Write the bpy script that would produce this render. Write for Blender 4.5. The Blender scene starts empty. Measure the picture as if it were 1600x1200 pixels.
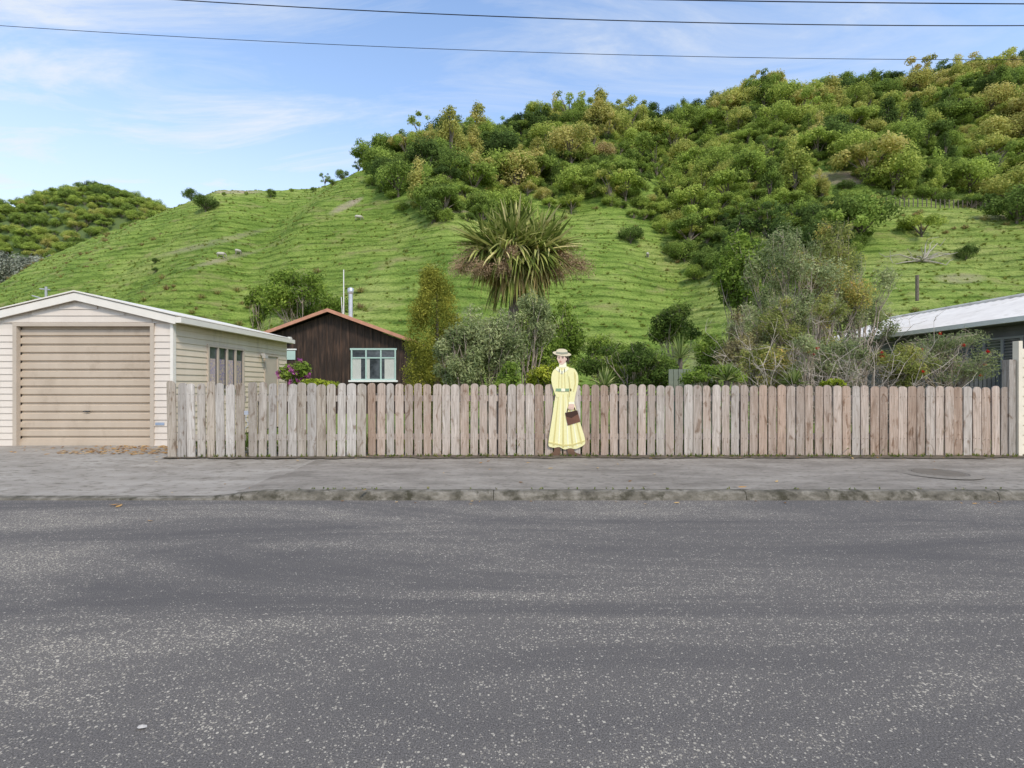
import bpy, math, random
import numpy as np
from mathutils import Vector
random.seed(7)
RS=np.random.RandomState
scene=bpy.context.scene
FP=800.0; CH=1.25
def P(px,py,d): return ((px-800)*d/FP, d, CH-(py-600)*d/FP)
def X(px,d): return (px-800)*d/FP
def Z(py,d): return CH-(py-600)*d/FP

# ---------------------------------------------------------------- mesh builder
class MB:
    def __init__(s): s.v=[];s.n=0;s.li=[];s.lc=[];s.mi=[];s.ti=[]
    def add(s,verts,faces,m=0,t=0.5):
        verts=np.asarray(verts,dtype=np.float64).reshape(-1,3)
        for f in faces:
            s.li.append(np.asarray(f,dtype=np.int64)+s.n); s.lc.append(np.array([len(f)]))
        k=len(faces); s.mi.append(np.full(k,m)); s.ti.append(np.full(k,float(t)))
        s.v.append(verts); s.n+=len(verts)
    def addq(s,verts,quads,m=0,t=0.5):
        verts=np.asarray(verts).reshape(-1,3); quads=np.asarray(quads)
        s.li.append((quads+s.n).ravel()); k=len(quads); s.lc.append(np.full(k,quads.shape[1]))
        s.mi.append(np.full(k,m)); s.ti.append(np.zeros(k)+t)
        s.v.append(verts); s.n+=len(verts)
    def box(s,x0,x1,y0,y1,z0,z1,m=0,t=0.5):
        v=[(x0,y0,z0),(x1,y0,z0),(x1,y1,z0),(x0,y1,z0),(x0,y0,z1),(x1,y0,z1),(x1,y1,z1),(x0,y1,z1)]
        s.add(v,[(0,3,2,1),(4,5,6,7),(0,1,5,4),(1,2,6,5),(2,3,7,6),(3,0,4,7)],m,t)
    def prism(s,pts,y0,y1,m=0,t=0.5):   # pts in xz, extruded along y
        n=len(pts)
        v=[(p[0],y0,p[1]) for p in pts]+[(p[0],y1,p[1]) for p in pts]
        f=[tuple(range(n)),tuple(range(2*n-1,n-1,-1))]+[(i,i+n,(i+1)%n+n,(i+1)%n) for i in range(n)]
        s.add(v,f,m,t)
    def tube(s,pts,rad,n=5,m=0,t=0.5):
        pts=np.asarray(pts,float); k=len(pts)
        rad=np.zeros(k)+rad
        tan=np.gradient(pts,axis=0); tan/=np.linalg.norm(tan,axis=1)[:,None]+1e-9
        ref=np.array([0.3,0.2,1.0]) if abs(tan[0][2])<0.8 else np.array([1.0,0.3,0.1])
        a=np.cross(tan,ref); a/=np.linalg.norm(a,axis=1)[:,None]+1e-9
        b=np.cross(tan,a)
        ang=np.linspace(0,2*np.pi,n,endpoint=False)
        v=(pts[:,None,:]+rad[:,None,None]*(np.cos(ang)[None,:,None]*a[:,None,:]+np.sin(ang)[None,:,None]*b[:,None,:])).reshape(-1,3)
        q=[]
        for i in range(k-1):
            for j in range(n):
                q.append((i*n+j,i*n+(j+1)%n,(i+1)*n+(j+1)%n,(i+1)*n+j))
        s.addq(v,np.array(q),m,t)
    def obj(s,name,mats,parent=None,smooth=False,link=True):
        me=bpy.data.meshes.new(name)
        V=np.concatenate(s.v); L=np.concatenate(s.li); C=np.concatenate(s.lc)
        me.vertices.add(len(V)); me.vertices.foreach_set('co',V.astype(np.float32).ravel())
        me.loops.add(len(L)); me.loops.foreach_set('vertex_index',L.astype(np.int32))
        me.polygons.add(len(C)); st=np.concatenate([[0],np.cumsum(C)[:-1]])
        me.polygons.foreach_set('loop_start',st.astype(np.int32))
        for mm in mats: me.materials.append(mm)
        me.polygons.foreach_set('material_index',np.concatenate(s.mi).astype(np.int32))
        me.update(calc_edges=True)
        at=me.attributes.new('tint','FLOAT','FACE'); at.data.foreach_set('value',np.concatenate(s.ti).astype(np.float32))
        me.polygons.foreach_set('use_smooth',np.full(len(C),bool(smooth)))
        me.validate()
        o=bpy.data.objects.new(name,me)
        if link: scene.collection.objects.link(o)
        if parent: o.parent=parent
        return o
def empty(name):
    e=bpy.data.objects.new(name,None); scene.collection.objects.link(e); e.empty_display_size=0.2; return e

# ---------------------------------------------------------------- materials
def newmat(name):
    m=bpy.data.materials.new(name); m.use_nodes=True
    nt=m.node_tree; nt.nodes.clear()
    return m,nt,nt.nodes,nt.links
def ramp(N,cols):
    r=N.new('ShaderNodeValToRGB'); e=r.color_ramp.elements
    while len(e)<len(cols): e.new(0.5)
    for i,(p,c) in enumerate(cols):
        e[i].position=p; e[i].color=(c[0],c[1],c[2],1)
    return r
def math_(N,L,op,a,b=None,clamp=False):
    n=N.new('ShaderNodeMath'); n.operation=op; n.use_clamp=clamp
    for i,x in enumerate((a,b)):
        if x is None: continue
        if isinstance(x,(int,float)): n.inputs[i].default_value=x
        else: L.new(x,n.inputs[i])
    return n.outputs[0]
def mixc(N,L,f,a,b,mode='MIX'):
    n=N.new('ShaderNodeMix'); n.data_type='RGBA'; n.blend_type=mode
    for idx,x in ((0,f),(6,a),(7,b)):
        if isinstance(x,(int,float)): n.inputs[idx].default_value=x
        elif isinstance(x,tuple): n.inputs[idx].default_value=(x[0],x[1],x[2],1)
        else: L.new(x,n.inputs[idx])
    return n.outputs[2]
def noise(N,L,vec,scale,detail=4,rough=0.55,dist=0):
    n=N.new('ShaderNodeTexNoise'); n.inputs['Scale'].default_value=scale; n.inputs['Detail'].default_value=detail
    n.inputs['Roughness'].default_value=rough; n.inputs['Distortion'].default_value=dist
    if vec is not None: L.new(vec,n.inputs['Vector'])
    return n.outputs['Fac']
def coord(N,L,scale=(1,1,1),tintoff=0):
    g=N.new('ShaderNodeNewGeometry').outputs['Position']
    mp=N.new('ShaderNodeMapping'); mp.inputs['Scale'].default_value=scale; L.new(g,mp.inputs['Vector'])
    if tintoff:
        at=N.new('ShaderNodeAttribute'); at.attribute_name='tint'
        mu=math_(N,L,'MULTIPLY',at.outputs['Fac'],tintoff)
        cb=N.new('ShaderNodeCombineXYZ'); 
        for i in range(3): L.new(mu,cb.inputs[i])
        L.new(cb.outputs[0],mp.inputs['Location'])
    return mp.outputs[0]
def pm(name,cols,scale=(1,1,1),ns=5,detail=5,rough=0.8,bump=0.0,bs=30,tk=0.0,tintoff=0,metal=0,spec=0.3,dirt=None):
    m,nt,N,L=newmat(name)
    out=N.new('ShaderNodeOutputMaterial'); b=N.new('ShaderNodeBsdfPrincipled')
    b.inputs['Roughness'].default_value=rough; b.inputs['Metallic'].default_value=metal
    b.inputs['Specular IOR Level'].default_value=spec
    v=coord(N,L,scale,tintoff)
    f=noise(N,L,v,ns,detail,0.6)
    f=math_(N,L,'MULTIPLY_ADD',f,1.6); f.node.inputs[2].default_value=-0.3
    if tk>0:
        at=N.new('ShaderNodeAttribute'); at.attribute_name='tint'
        f=math_(N,L,'ADD',math_(N,L,'MULTIPLY',f,1-tk),math_(N,L,'MULTIPLY',at.outputs['Fac'],tk))
    r=ramp(N,cols); L.new(f,r.inputs[0]); col=r.outputs[0]
    if dirt:
        dn=noise(N,L,coord(N,L,dirt[1]),dirt[2],6,0.65)
        dr=ramp(N,[(dirt[3],(0,0,0)),(dirt[4],(1,1,1))]); L.new(dn,dr.inputs[0])
        col=mixc(N,L,dr.outputs[0],col,dirt[0])
    L.new(col,b.inputs['Base Color'])
    if bump>0:
        bn=N.new('ShaderNodeBump'); bn.inputs['Strength'].default_value=bump; bn.inputs['Distance'].default_value=0.02
        L.new(noise(N,L,coord(N,L,scale,tintoff),bs,6,0.6),bn.inputs['Height']); L.new(bn.outputs[0],b.inputs['Normal'])
    L.new(b.outputs[0],out.inputs[0])
    return m
def flat(name,c,var=0.12,**k):
    return pm(name,[(0.2,tuple(x*(1-var) for x in c)),(0.8,tuple(min(1,x*(1+var)) for x in c))],**k)
def leafmat(name,cols,inst=False,trans=0.4,k=1.0):
    cols=[(p,(min(.95,c[0]*k*1.08),min(.95,c[1]*k),min(.95,c[2]*k*0.95))) for p,c in cols]
    m,nt,N,L=newmat(name)
    out=N.new('ShaderNodeOutputMaterial')
    at=N.new('ShaderNodeAttribute'); at.attribute_name='tint'
    f=at.outputs['Fac']
    if inst:
        ai=N.new('ShaderNodeAttribute'); ai.attribute_type='INSTANCER'; ai.attribute_name='itint'
        f=math_(N,L,'ADD',math_(N,L,'MULTIPLY',f,0.2),math_(N,L,'MULTIPLY',ai.outputs['Fac'],0.8))
    r=ramp(N,cols); L.new(f,r.inputs[0]); col=r.outputs[0]
    if inst:
        br=math_(N,L,'MULTIPLY_ADD',at.outputs['Fac'],0.9); br.node.inputs[2].default_value=0.6
        hs=N.new('ShaderNodeHueSaturation'); L.new(col,hs.inputs['Color']); L.new(br,hs.inputs['Value']); col=hs.outputs[0]
    d=N.new('ShaderNodeBsdfDiffuse'); t=N.new('ShaderNodeBsdfTranslucent'); mx=N.new('ShaderNodeMixShader')
    mx.inputs[0].default_value=trans
    L.new(col,d.inputs[0]); L.new(col,t.inputs[0]); L.new(d.outputs[0],mx.inputs[1]); L.new(t.outputs[0],mx.inputs[2])
    L.new(mx.outputs[0],out.inputs[0])
    return m

# ---------------------------------------------------------------- noise in numpy
_g=RS(11).rand(256,256)
def vn(x,y,o=0):
    x=np.asarray(x)+o*17.3+1000; y=np.asarray(y)+o*9.1+1000
    xi=np.floor(x).astype(int); yi=np.floor(y).astype(int)
    u=x-xi; v=y-yi; u=u*u*(3-2*u); v=v*v*(3-2*v)
    a=_g[xi%256,yi%256]; b=_g[(xi+1)%256,yi%256]; c=_g[xi%256,(yi+1)%256]; d=_g[(xi+1)%256,(yi+1)%256]
    return (a*(1-u)+b*u)*(1-v)+(c*(1-u)+d*u)*v
def fbm(x,y,o=0,n=4):
    s=0;a=0.5;t=0
    for i in range(n):
        s=s+a*vn(x*2**i,y*2**i,o+i*3); t+=a; a*=0.5
    return s/t

# ---------------------------------------------------------------- terrain
RPX=[-700,-300,0,60,130,200,280,340,420,500,575,660,750,860,1000,1150,1300,1450,1600,1900,2400]
RPY=[600,520,445,408,378,352,322,302,300,292,268,248,222,205,195,172,156,140,118,94,84]
RD =[100,100,100,100,100,102,104,106,108,110,114,118,122,126,130,134,138,140,142,144,146]
Y0=33.0
def terrain(x,y,fine=True):
    x=np.asarray(x,float); y=np.asarray(y,float)
    px=800+800*x/y
    rp=np.interp(px,RPX,RPY); R=np.interp(px,RPX,RD)
    Hr=(600-rp)/800*R+CH
    s=np.clip((y-Y0)/(R-Y0),0,1)
    prof=0.62*s**1.05+0.38*s*s*(3-2*s)
    z=0.1+(Hr-0.1)*prof
    env=np.clip(4*s*(1-s),0,1)
    z=z+env*(fbm(x/22,y/30,5,3)-0.5)*10*np.clip(Hr/35,0.4,1.2)
    z=z-env*5.0*np.exp(-((px-1060)/70)**2)
    z=z+env*3.8*np.exp(-((px-(620+120*(1-s)))/60)**2)
    z=z-env*4.0*np.exp(-((px-(330+160*s))/55)**2)
    z=np.where(y>R,z-0.45*(y-R),z)
    if fine:
        m=np.clip(s*25,0,1)
        w=z/1.25+2.2*fbm(x/11,y/11,9,3)
        saw=(w-np.floor(w)); step=saw**3-saw*0.6
        amp=0.3+0.9*np.clip(3*(fbm(x/14,y/14,17,3)-.35),0,1)
        z=z+m*amp*(0.6*step+0.08*np.sin(2*np.pi*w*2.3+5*vn(x/4,y/4,3)))+m*0.5*(fbm(x/1.8,y/1.8,2,3)-0.5)
    return np.maximum(z,0.1)
def inpoly(px,py,poly):
    px=np.asarray(px);py=np.asarray(py); c=np.zeros(px.shape,bool); n=len(poly); j=n-1
    for i in range(n):
        xi,yi=poly[i]; xj,yj=poly[j]
        cond=((yi>py)!=(yj>py))&(px<(xj-xi)*(py-yi)/(yj-yi+1e-9)+xi)
        c^=cond; j=i
    return c
def proj(x,y,z): return 800+800*x/y, 600-(z-CH)*800/y

na,ny=900,600
av=np.linspace(-1.5,1.7,na)
yv=np.concatenate([np.linspace(25,145,ny-40),np.linspace(146,260,40)])
A,Y=np.meshgrid(av,yv); XX=A*Y; ZZ=terrain(XX,Y)
V=np.stack([XX,Y,ZZ],-1).reshape(-1,3)
i=np.arange(ny-1)[:,None]*na+np.arange(na-1)[None,:]
Q=np.stack([i,i+1,i+1+na,i+na],-1).reshape(-1,4)
cen=V[Q].mean(1)
cpx,cpy=proj(cen[:,0],cen[:,1],cen[:,2])
earth=np.zeros(len(Q))
for (ex,ey,rx,ry,st) in [(1318,278,45,11,1.0),(540,322,26,6,.8),(370,300,40,3,.8),(350,405,60,4,.5),(1440,400,60,10,.35),(1120,560,60,30,.3),(1500,435,40,8,.5),(330,380,90,5,.35),(1560,340,40,5,.5),(700,330,40,3,.5)]:
    rot=-0.45*(cpx-ex) if ex==540 else (-0.25*(cpx-ex) if ex in(350,330) else 0)
    e=st*np.clip(1.3-((cpx-ex)/rx)**2-((cpy-ey-rot)/ry)**2,0,1)
    earth=np.maximum(earth,e)
earth=np.clip(earth*(0.2+1.5*fbm(cen[:,0]/2,cen[:,1]/2,4)),0,1)

def grassmat():
    m,nt,N,L=newmat('hill_grass')
    out=N.new('ShaderNodeOutputMaterial'); b=N.new('ShaderNodeBsdfPrincipled'); b.inputs['Roughness'].default_value=0.9; b.inputs['Specular IOR Level'].default_value=0.1
    big=noise(N,L,coord(N,L,(1,1,1)),0.06,5,0.65)
    r1=ramp(N,[(0.35,(0.19,0.28,0.05)),(0.5,(0.27,0.365,0.07)),(0.65,(0.36,0.42,0.11))]); L.new(big,r1.inputs[0])
    st=noise(N,L,coord(N,L,(0.4,0.2,2.6)),0.9,8,0.72,.4)
    r2=ramp(N,[(0.36,(0.38,0.47,0.36)),(0.47,(0.88,0.92,0.85)),(0.56,(1.05,1.04,1.05)),(0.68,(1.25,1.18,1.35))]); L.new(st,r2.inputs[0])
    c=mixc(N,L,1.0,r1.outputs[0],r2.outputs[0],'MULTIPLY')
    # sheep tracks following the contours
    wv=N.new('ShaderNodeTexWave'); wv.wave_type='BANDS'; wv.bands_direction='Z'; wv.inputs['Scale'].default_value=0.28; wv.inputs['Distortion'].default_value=7.0; wv.inputs['Detail'].default_value=5; wv.inputs['Detail Scale'].default_value=.35; wv.inputs['Detail Roughness'].default_value=.65
    L.new(coord(N,L,(.25,.12,1)),wv.inputs['Vector'])
    rw=ramp(N,[(0.0,(.5,.56,.45)),(.22,(.95,.96,.95)),(1,(1.06,1.05,1.08))]); L.new(wv.outputs['Fac'],rw.inputs[0])
    c=mixc(N,L,.8,c,rw.outputs[0],'MULTIPLY')
    sp=noise(N,L,coord(N,L,(1,1,1.5)),4.5,5,0.7)
    r3=ramp(N,[(0.36,(0.52,0.58,0.48)),(0.48,(1,1,1)),(0.66,(1.15,1.1,1.2))]); L.new(sp,r3.inputs[0])
    c=mixc(N,L,1.0,c,r3.outputs[0],'MULTIPLY')
    dry=noise(N,L,coord(N,L,(0.6,0.3,1.5)),0.35,6,0.7)
    r4=ramp(N,[(0.55,(0,0,0)),(0.70,(0.7,0.7,0.7))]); L.new(dry,r4.inputs[0])
    c=mixc(N,L,r4.outputs[0],c,(0.40,0.35,0.15))
    at=N.new('ShaderNodeAttribute'); at.attribute_name='tint'
    c=mixc(N,L,at.outputs['Fac'],c,(0.48,0.38,0.28))
    L.new(c,b.inputs['Base Color'])
    bn=N.new('ShaderNodeBump'); bn.inputs['Strength'].default_value=0.9; bn.inputs['Distance'].default_value=0.4
    L.new(math_(N,L,'ADD',sp,st),bn.inputs['Height']); L.new(bn.outputs[0],b.inputs['Normal'])
    L.new(b.outputs[0],out.inputs[0]); return m
GRASS=grassmat()
mb=MB(); mb.addq(V,Q,0,earth); mb.obj('hill',[GRASS],smooth=True)

# distant hill
DPX=[-900,-500,-200,0,60,110,150,200,250,290,340,420]
DPY=[420,360,325,322,308,296,290,306,322,345,370,430]
def dterr(x,y):
    px=800+800*x/y
    rp=np.interp(px,DPX,DPY); H=(600-rp)/800*260+CH
    s=np.clip((y-150)/110,0,1)
    z=H*(0.5*s+0.5*s*s*(3-2*s))+4*s*(1-s)*(fbm(x/30,y/30,8)-0.5)*10
    return np.where(y>260,z-0.4*(y-260),z)-2
av2=np.linspace(-2.1,-0.3,120); yv2=np.linspace(150,340,90); A2,Y2=np.meshgrid(av2,yv2)
V2=np.stack([A2*Y2,Y2,dterr(A2*Y2,Y2)],-1).reshape(-1,3)
i=np.arange(89)[:,None]*120+np.arange(119)[None,:]
Q2=np.stack([i,i+1,i+121,i+120],-1).reshape(-1,4)
mb=MB(); mb.addq(V2,Q2,0,0.0); mb.obj('distant_hill',[flat('distant_hill_ground',(0.1,0.14,0.04))],smooth=True)

# ---------------------------------------------------------------- leaf clouds
def unit(r,n):
    d=r.normal(size=(n,3)); return d/np.linalg.norm(d,axis=1)[:,None]
def leaves(mb,lobes,n,size,asp,r,m=0,shell=0.5,up=0.3,rad=0.6,tvar=0.5,tbase=0.5,droop=0.0):
    lobes=np.asarray(lobes,float)
    w=(lobes[:,3]*lobes[:,5]); w=w/w.sum()
    li=r.choice(len(lobes),n,p=w)
    lt=r.rand(len(lobes))
    d=unit(r,n)
    rr=1-shell*r.rand(n)**1.6
    rr*=1+0.14*r.normal(size=n)
    pos=lobes[li,:3]+d*lobes[li,3:6]*rr[:,None]
    nn=d*rad+unit(r,n)*0.75+np.array([0,0,up]); nn/=np.linalg.norm(nn,axis=1)[:,None]
    t=unit(r,n)+np.array([0,0,-droop]); t-=nn*(t*nn).sum(1)[:,None]; t/=np.linalg.norm(t,axis=1)[:,None]+1e-9
    b=np.cross(nn,t)
    l=size*(0.6+0.8*r.rand(n)); ww=l*asp
    v=np.stack([pos-t*l[:,None]/2,pos+b*ww[:,None]/2,pos+t*l[:,None]/2,pos-b*ww[:,None]/2],1).reshape(-1,3)
    q=np.arange(4*n).reshape(-1,4)
    ti=np.clip(tbase+tvar*(lt[li]-0.5)+0.5*(r.rand(n)-0.5),0,1)
    mb.addq(v,q,m,ti)
BARK=pm('bark',[(0.2,(0.09,0.07,0.05)),(0.8,(0.26,0.21,0.16))],(4,4,1),6,bump=0.6,bs=20)
def branch(mb,p0,p1,r0,r1,r,m=1,k=6,wob=0.08,n=6):
    p0=np.array(p0);p1=np.array(p1); t=np.linspace(0,1,k)[:,None]
    pts=p0+(p1-p0)*t; L=np.linalg.norm(p1-p0)
    off=np.cumsum(r.normal(size=(k,3))*wob*L/ k**0.5,axis=0); off[0]=0
    pts=pts+off*np.sin(np.pi*t*0.8)
    mb.tube(pts,np.linspace(r0,r1,k),n,m)
    return pts

# ---------------------------------------------------------------- forest prototypes
FCOL=[(0.0,(0.035,0.06,0.02)),(0.18,(0.08,0.125,0.036)),(0.4,(0.15,0.215,0.05)),(0.6,(0.24,0.315,0.068)),(0.78,(0.32,0.32,0.10)),(0.93,(0.34,0.28,0.14)),(1.0,(0.10,0.045,0.045))]
FL=leafmat('forest_leaves',FCOL,inst=True,trans=0.42,k=1.42)
protos=bpy.data.collections.new('forest_tree_kinds')
def proto(kind,seed):
    r=RS(seed); mb=MB(); lobes=[]
    if kind=='round':
        for k in range(15):
            d=unit(r,1)[0]; d[2]=abs(d[2])*0.9-0.15
            s=0.2+0.2*r.rand()
            lobes.append((d[0]*0.66,d[1]*0.66,0.75+d[2]*0.6,s,s,s*0.85))
        lobes.append((0,0,0.7,0.55,0.55,0.5))
    elif kind=='tall':
        for k in range(18):
            h=r.rand(); rr=0.5*(1-h)**0.6*(0.5+0.7*r.rand()); a=r.rand()*6.28; s=0.16+0.14*r.rand()
            lobes.append((rr*math.cos(a),rr*math.sin(a),0.3+h*1.8,s,s,s*1.2))
    elif kind=='spread':
        for k in range(20):
            a=r.rand()*6.28; rr=0.85*r.rand()**0.5; s=0.15+0.16*r.rand()
            lobes.append((rr*math.cos(a),rr*math.sin(a),0.55+0.4*(1-rr*rr)+0.25*r.rand(),s,s,s*0.7))
    elif kind=='sparse':
        for k in range(13):
            a=r.rand()*6.28; rr=0.7*r.rand()**0.5; s=0.12+0.14*r.rand()
            lobes.append((rr*math.cos(a),rr*math.sin(a),0.7+1.0*r.rand(),s,s,s*0.7))
    n={'round':3800,'tall':3200,'spread':3400,'sparse':1700}[kind]
    leaves(mb,lobes,n,0.082,0.6,r,0,0.5,0.35,0.9,tvar=0.6)
    mb.tube([(0,0,-0.6),(0.02,0,0.3),(0,0.03,0.9)],[0.06,0.045,0.02],5,1)
    for l in lobes[:8]:
        mb.tube([(0.02,0,0.25),(l[0]*.5,l[1]*.5,l[2]*.7),(l[0],l[1],l[2])],[0.03,0.02,0.006],4,1)
    o=mb.obj('tree_kind_%02d'%len(protos.objects),[FL,BARK],link=False); protos.objects.link(o)
for s in range(4): proto('round',20+s)
for s in range(2): proto('tall',30+s)
for s in range(2): proto('spread',40+s)
for s in range(2): proto('sparse',50+s)
NPR=10
def scatter(name,pts,scl,rot,idx,tint,coll):
    me=bpy.data.meshes.new(name); n=len(pts); me.vertices.add(n)
    me.vertices.foreach_set('co',np.asarray(pts,np.float32).ravel())
    for nm,ty,da in (('scl','FLOAT',scl),('rotz','FLOAT',rot),('idx','INT',idx),('itint','FLOAT',tint)):
        a=me.attributes.new(nm,ty,'POINT'); a.data.foreach_set('value',np.asarray(da,np.int32 if ty=='INT' else np.float32))
    o=bpy.data.objects.new(name,me); scene.collection.objects.link(o)
    ng=bpy.data.node_groups.new(name+'_scatter','GeometryNodeTree')
    ng.interface.new_socket('Geometry',in_out='INPUT',socket_type='NodeSocketGeometry')
    ng.interface.new_socket('Geometry',in_out='OUTPUT',socket_type='NodeSocketGeometry')
    N=ng.nodes;L=ng.links
    gi=N.new('NodeGroupInput');go=N.new('NodeGroupOutput'); ip=N.new('GeometryNodeInstanceOnPoints')
    ci=N.new('GeometryNodeCollectionInfo'); ci.inputs['Collection'].default_value=coll
    ci.inputs['Separate Children'].default_value=True; ci.inputs['Reset Children'].default_value=True
    def na_(nm,ty):
        a=N.new('GeometryNodeInputNamedAttribute'); a.data_type=ty; a.inputs['Name'].default_value=nm
        return [q for q in a.outputs if q.enabled and q.name=='Attribute'][0]
    m2p=N.new('GeometryNodeMeshToPoints')
    L.new(gi.outputs[0],m2p.inputs['Mesh']); L.new(m2p.outputs[0],ip.inputs['Points'])
    L.new(ci.outputs[0],ip.inputs['Instance']); ip.inputs['Pick Instance'].default_value=True
    L.new(na_('idx','INT'),ip.inputs['Instance Index'])
    cb=N.new('ShaderNodeCombineXYZ'); L.new(na_('rotz','FLOAT'),cb.inputs[2]); L.new(cb.outputs[0],ip.inputs['Rotation'])
    L.new(na_('scl','FLOAT'),ip.inputs['Scale']); L.new(ip.outputs[0],go.inputs[0])
    md=o.modifiers.new('scatter','NODES'); md.node_group=ng
    return o

FOREST=[(572,262),(585,300),(600,322),(650,332),(700,352),(745,340),(800,350),(870,322),(930,318),(1000,342),(1050,372),(1062,415),(1120,440),(1200,450),(1290,440),(1375,400),(1385,326),(1550,322),(1600,352),(2100,420),(2100,-200),(572,-200)]
r=RS(5)
sp=3.4
gx,gy=np.meshgrid(np.arange(-45,230,sp),np.arange(34,150,sp))
gx=(gx+r.uniform(-1.8,1.8,gx.shape)).ravel(); gy=(gy+r.uniform(-1.8,1.8,gy.shape)).ravel()
gz=terrain(gx,gy,False); qx,qy=proj(gx,gy,gz)
qjx=qx+(fbm(gx/6,gy/6,3)-.5)*40; qjy=qy+(fbm(gx/6,gy/6,7)-.5)*40
keep=inpoly(qjx,qjy,FOREST)&(~((np.abs(qx-1318)<36)&(np.abs(qy-290)<17)))&(gy<np.interp(qx,RPX,RD)+6)
gx,gy,gz,qx,qy=gx[keep],gy[keep],gz[keep],qx[keep],qy[keep]
n=len(gx)
patch=fbm(gx/13,gy/13,21,3)
tint=np.clip(0.44+2.0*(patch-0.5)+r.normal(size=n)*0.2,0,0.84)
tint=np.where((qx>950)&(qx<1250)&(qy>200)&(qy<360),np.clip(tint*0.5+0.33,0,1),tint)
tint=np.where((qx>1400),np.clip(tint+0.15,0,0.88),tint)
scl=(1.6+3.0*r.rand(n)**1.9)*(0.7+0.6*patch)
kind=r.randint(0,NPR,n); 
red=np.hypot(qx-935,qy-268)<16; tint[red]=1.0
P3=np.stack([gx,gy,gz-0.2],-1)
scatter('hillside_forest',P3,scl,r.rand(n)*6.28,kind,tint,protos)

gx,gy=np.meshgrid(np.arange(-45,230,2.6),np.arange(34,150,2.6))
gx=(gx+r.uniform(-1.2,1.2,gx.shape)).ravel(); gy=(gy+r.uniform(-1.2,1.2,gy.shape)).ravel()
gz=terrain(gx,gy,False); qx,qy=proj(gx,gy,gz)
keep=inpoly(qx,qy-3,FOREST)&(~((np.abs(qx-1318)<26)&(np.abs(qy-282)<7)))&(gy<np.interp(qx,RPX,RD)+4)
gx,gy,gz=gx[keep],gy[keep],gz[keep]; n=len(gx)
scatter('hillside_undergrowth',np.stack([gx,gy,gz-0.5],-1),1.1+0.9*r.rand(n),r.rand(n)*6.28,r.choice([0,1,2,3,6,7],n),np.clip(0.42+r.normal(size=n)*0.18,0,0.84),protos)

# distant forest
r=RS(9)
gx,gy=np.meshgrid(np.arange(-430,-90,4.2),np.arange(165,268,4.2))
gx=(gx+r.uniform(-2,2,gx.shape)).ravel(); gy=(gy+r.uniform(-2,2,gy.shape)).ravel()
gz=dterr(gx,gy); qx,qy=proj(gx,gy,gz)
k=(qx>-420)&(qx<420)&(gz>0); gx,gy,gz,qx,qy=gx[k],gy[k],gz[k],qx[k],qy[k]; n=len(gx)
tint=np.clip(0.45+1.2*(fbm(gx/25,gy/25,2)-.5)+r.normal(size=n)*0.15,0.08,0.85)
scatter('distant_forest',np.stack([gx,gy,gz-0.3],-1),2.3+2.0*r.rand(n),r.rand(n)*6.28,r.choice([0,1,2,3,6,7],n),tint,protos)

# pasture scrub
def on_hill(px,py):
    ys=np.linspace(34,150,800); xs=(px-800)/800*ys; zs=terrain(xs,ys,False)
    pp=600-(zs-CH)*800/ys
    k=np.where(pp<=py)[0]
    k=k[0] if len(k) else int(np.argmin(pp))
    return xs[k],ys[k],zs[k]
r=RS(3)
lone=[(322,330,2.3,0,.1),(299,312,1.9,1,.15),(423,308,1.2,2,.25),(508,284,1.6,8,.4),(535,268,1.7,1,.25),(985,380,2.0,0,.15),(1440,372,2.6,7,.62),(1510,408,1.4,2,.1),(1588,348,3.6,1,.2),(1070,410,2.4,2,.35),(1052,400,1.6,0,.4),(1085,440,1.6,3,.5),(243,412,.6,3,.1),(243,425,.5,3,.1),(560,262,1.5,8,.3),(600,300,2.4,4,.25),(675,348,2.4,5,.2),(775,310,2.3,8,.85),(1100,420,2.2,1,.25),(905,318,2.2,5,.75),(1130,430,2.6,2,.3),(490,300,.8,2,.25),(520,290,1.0,3,.3),(1466,134,4.6,8,.1),(1166,160,3.3,5,.03),(935,196,2.6,7,.03),(1375,150,3,5,.4),(1555,128,3.4,5,.6),(1020,210,2.6,4,.2),(860,220,2.2,6,.12),(700,245,2.2,1,.2),(640,265,2,3,.25),(1300,345,2.0,8,.75),(1350,340,2.4,0,.8),(1280,170,3,4,.5),(1210,175,2.6,5,.3),(350,306,.5,3,.4),(385,304,.45,2,.5),(455,300,.6,1,.5)]
pts=[];sc=[];ii=[];tt=[]
for (a,b,s,k,t) in lone:
    x,y,z=on_hill(a,b); pts.append((x,y,z-0.15*s)); sc.append(s); ii.append(k); tt.append(t)
scatter('pasture_trees',pts,sc,r.rand(len(pts))*6.28,ii,tt,protos)
SIL=leafmat('silver_leaves',[(0,(0.17,0.2,0.15)),(1,(0.4,0.43,0.35))],trans=0.2)
mb=MB(); r=RS(17)
for k in range(26):
    d=165+r.rand()*14; px_=-60+k*5.5+r.rand()*8; py_=412+ (px_/140)*-8+r.rand()*22
    c=P(px_,py_,d); lob=[(c[0]+r.normal()*2,d+r.normal(),c[2]+r.normal()*1.2,1.5+r.rand(),1.5,1.5+r.rand()) for _ in range(5)]
    leaves(mb,lob,900,.75,.5,r,0,.5,.3,.8); mb.tube([(c[0],d,0),c],[.4,.15],6,1)
mb.obj('silver_willow_trees',[SIL,BARK])

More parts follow.
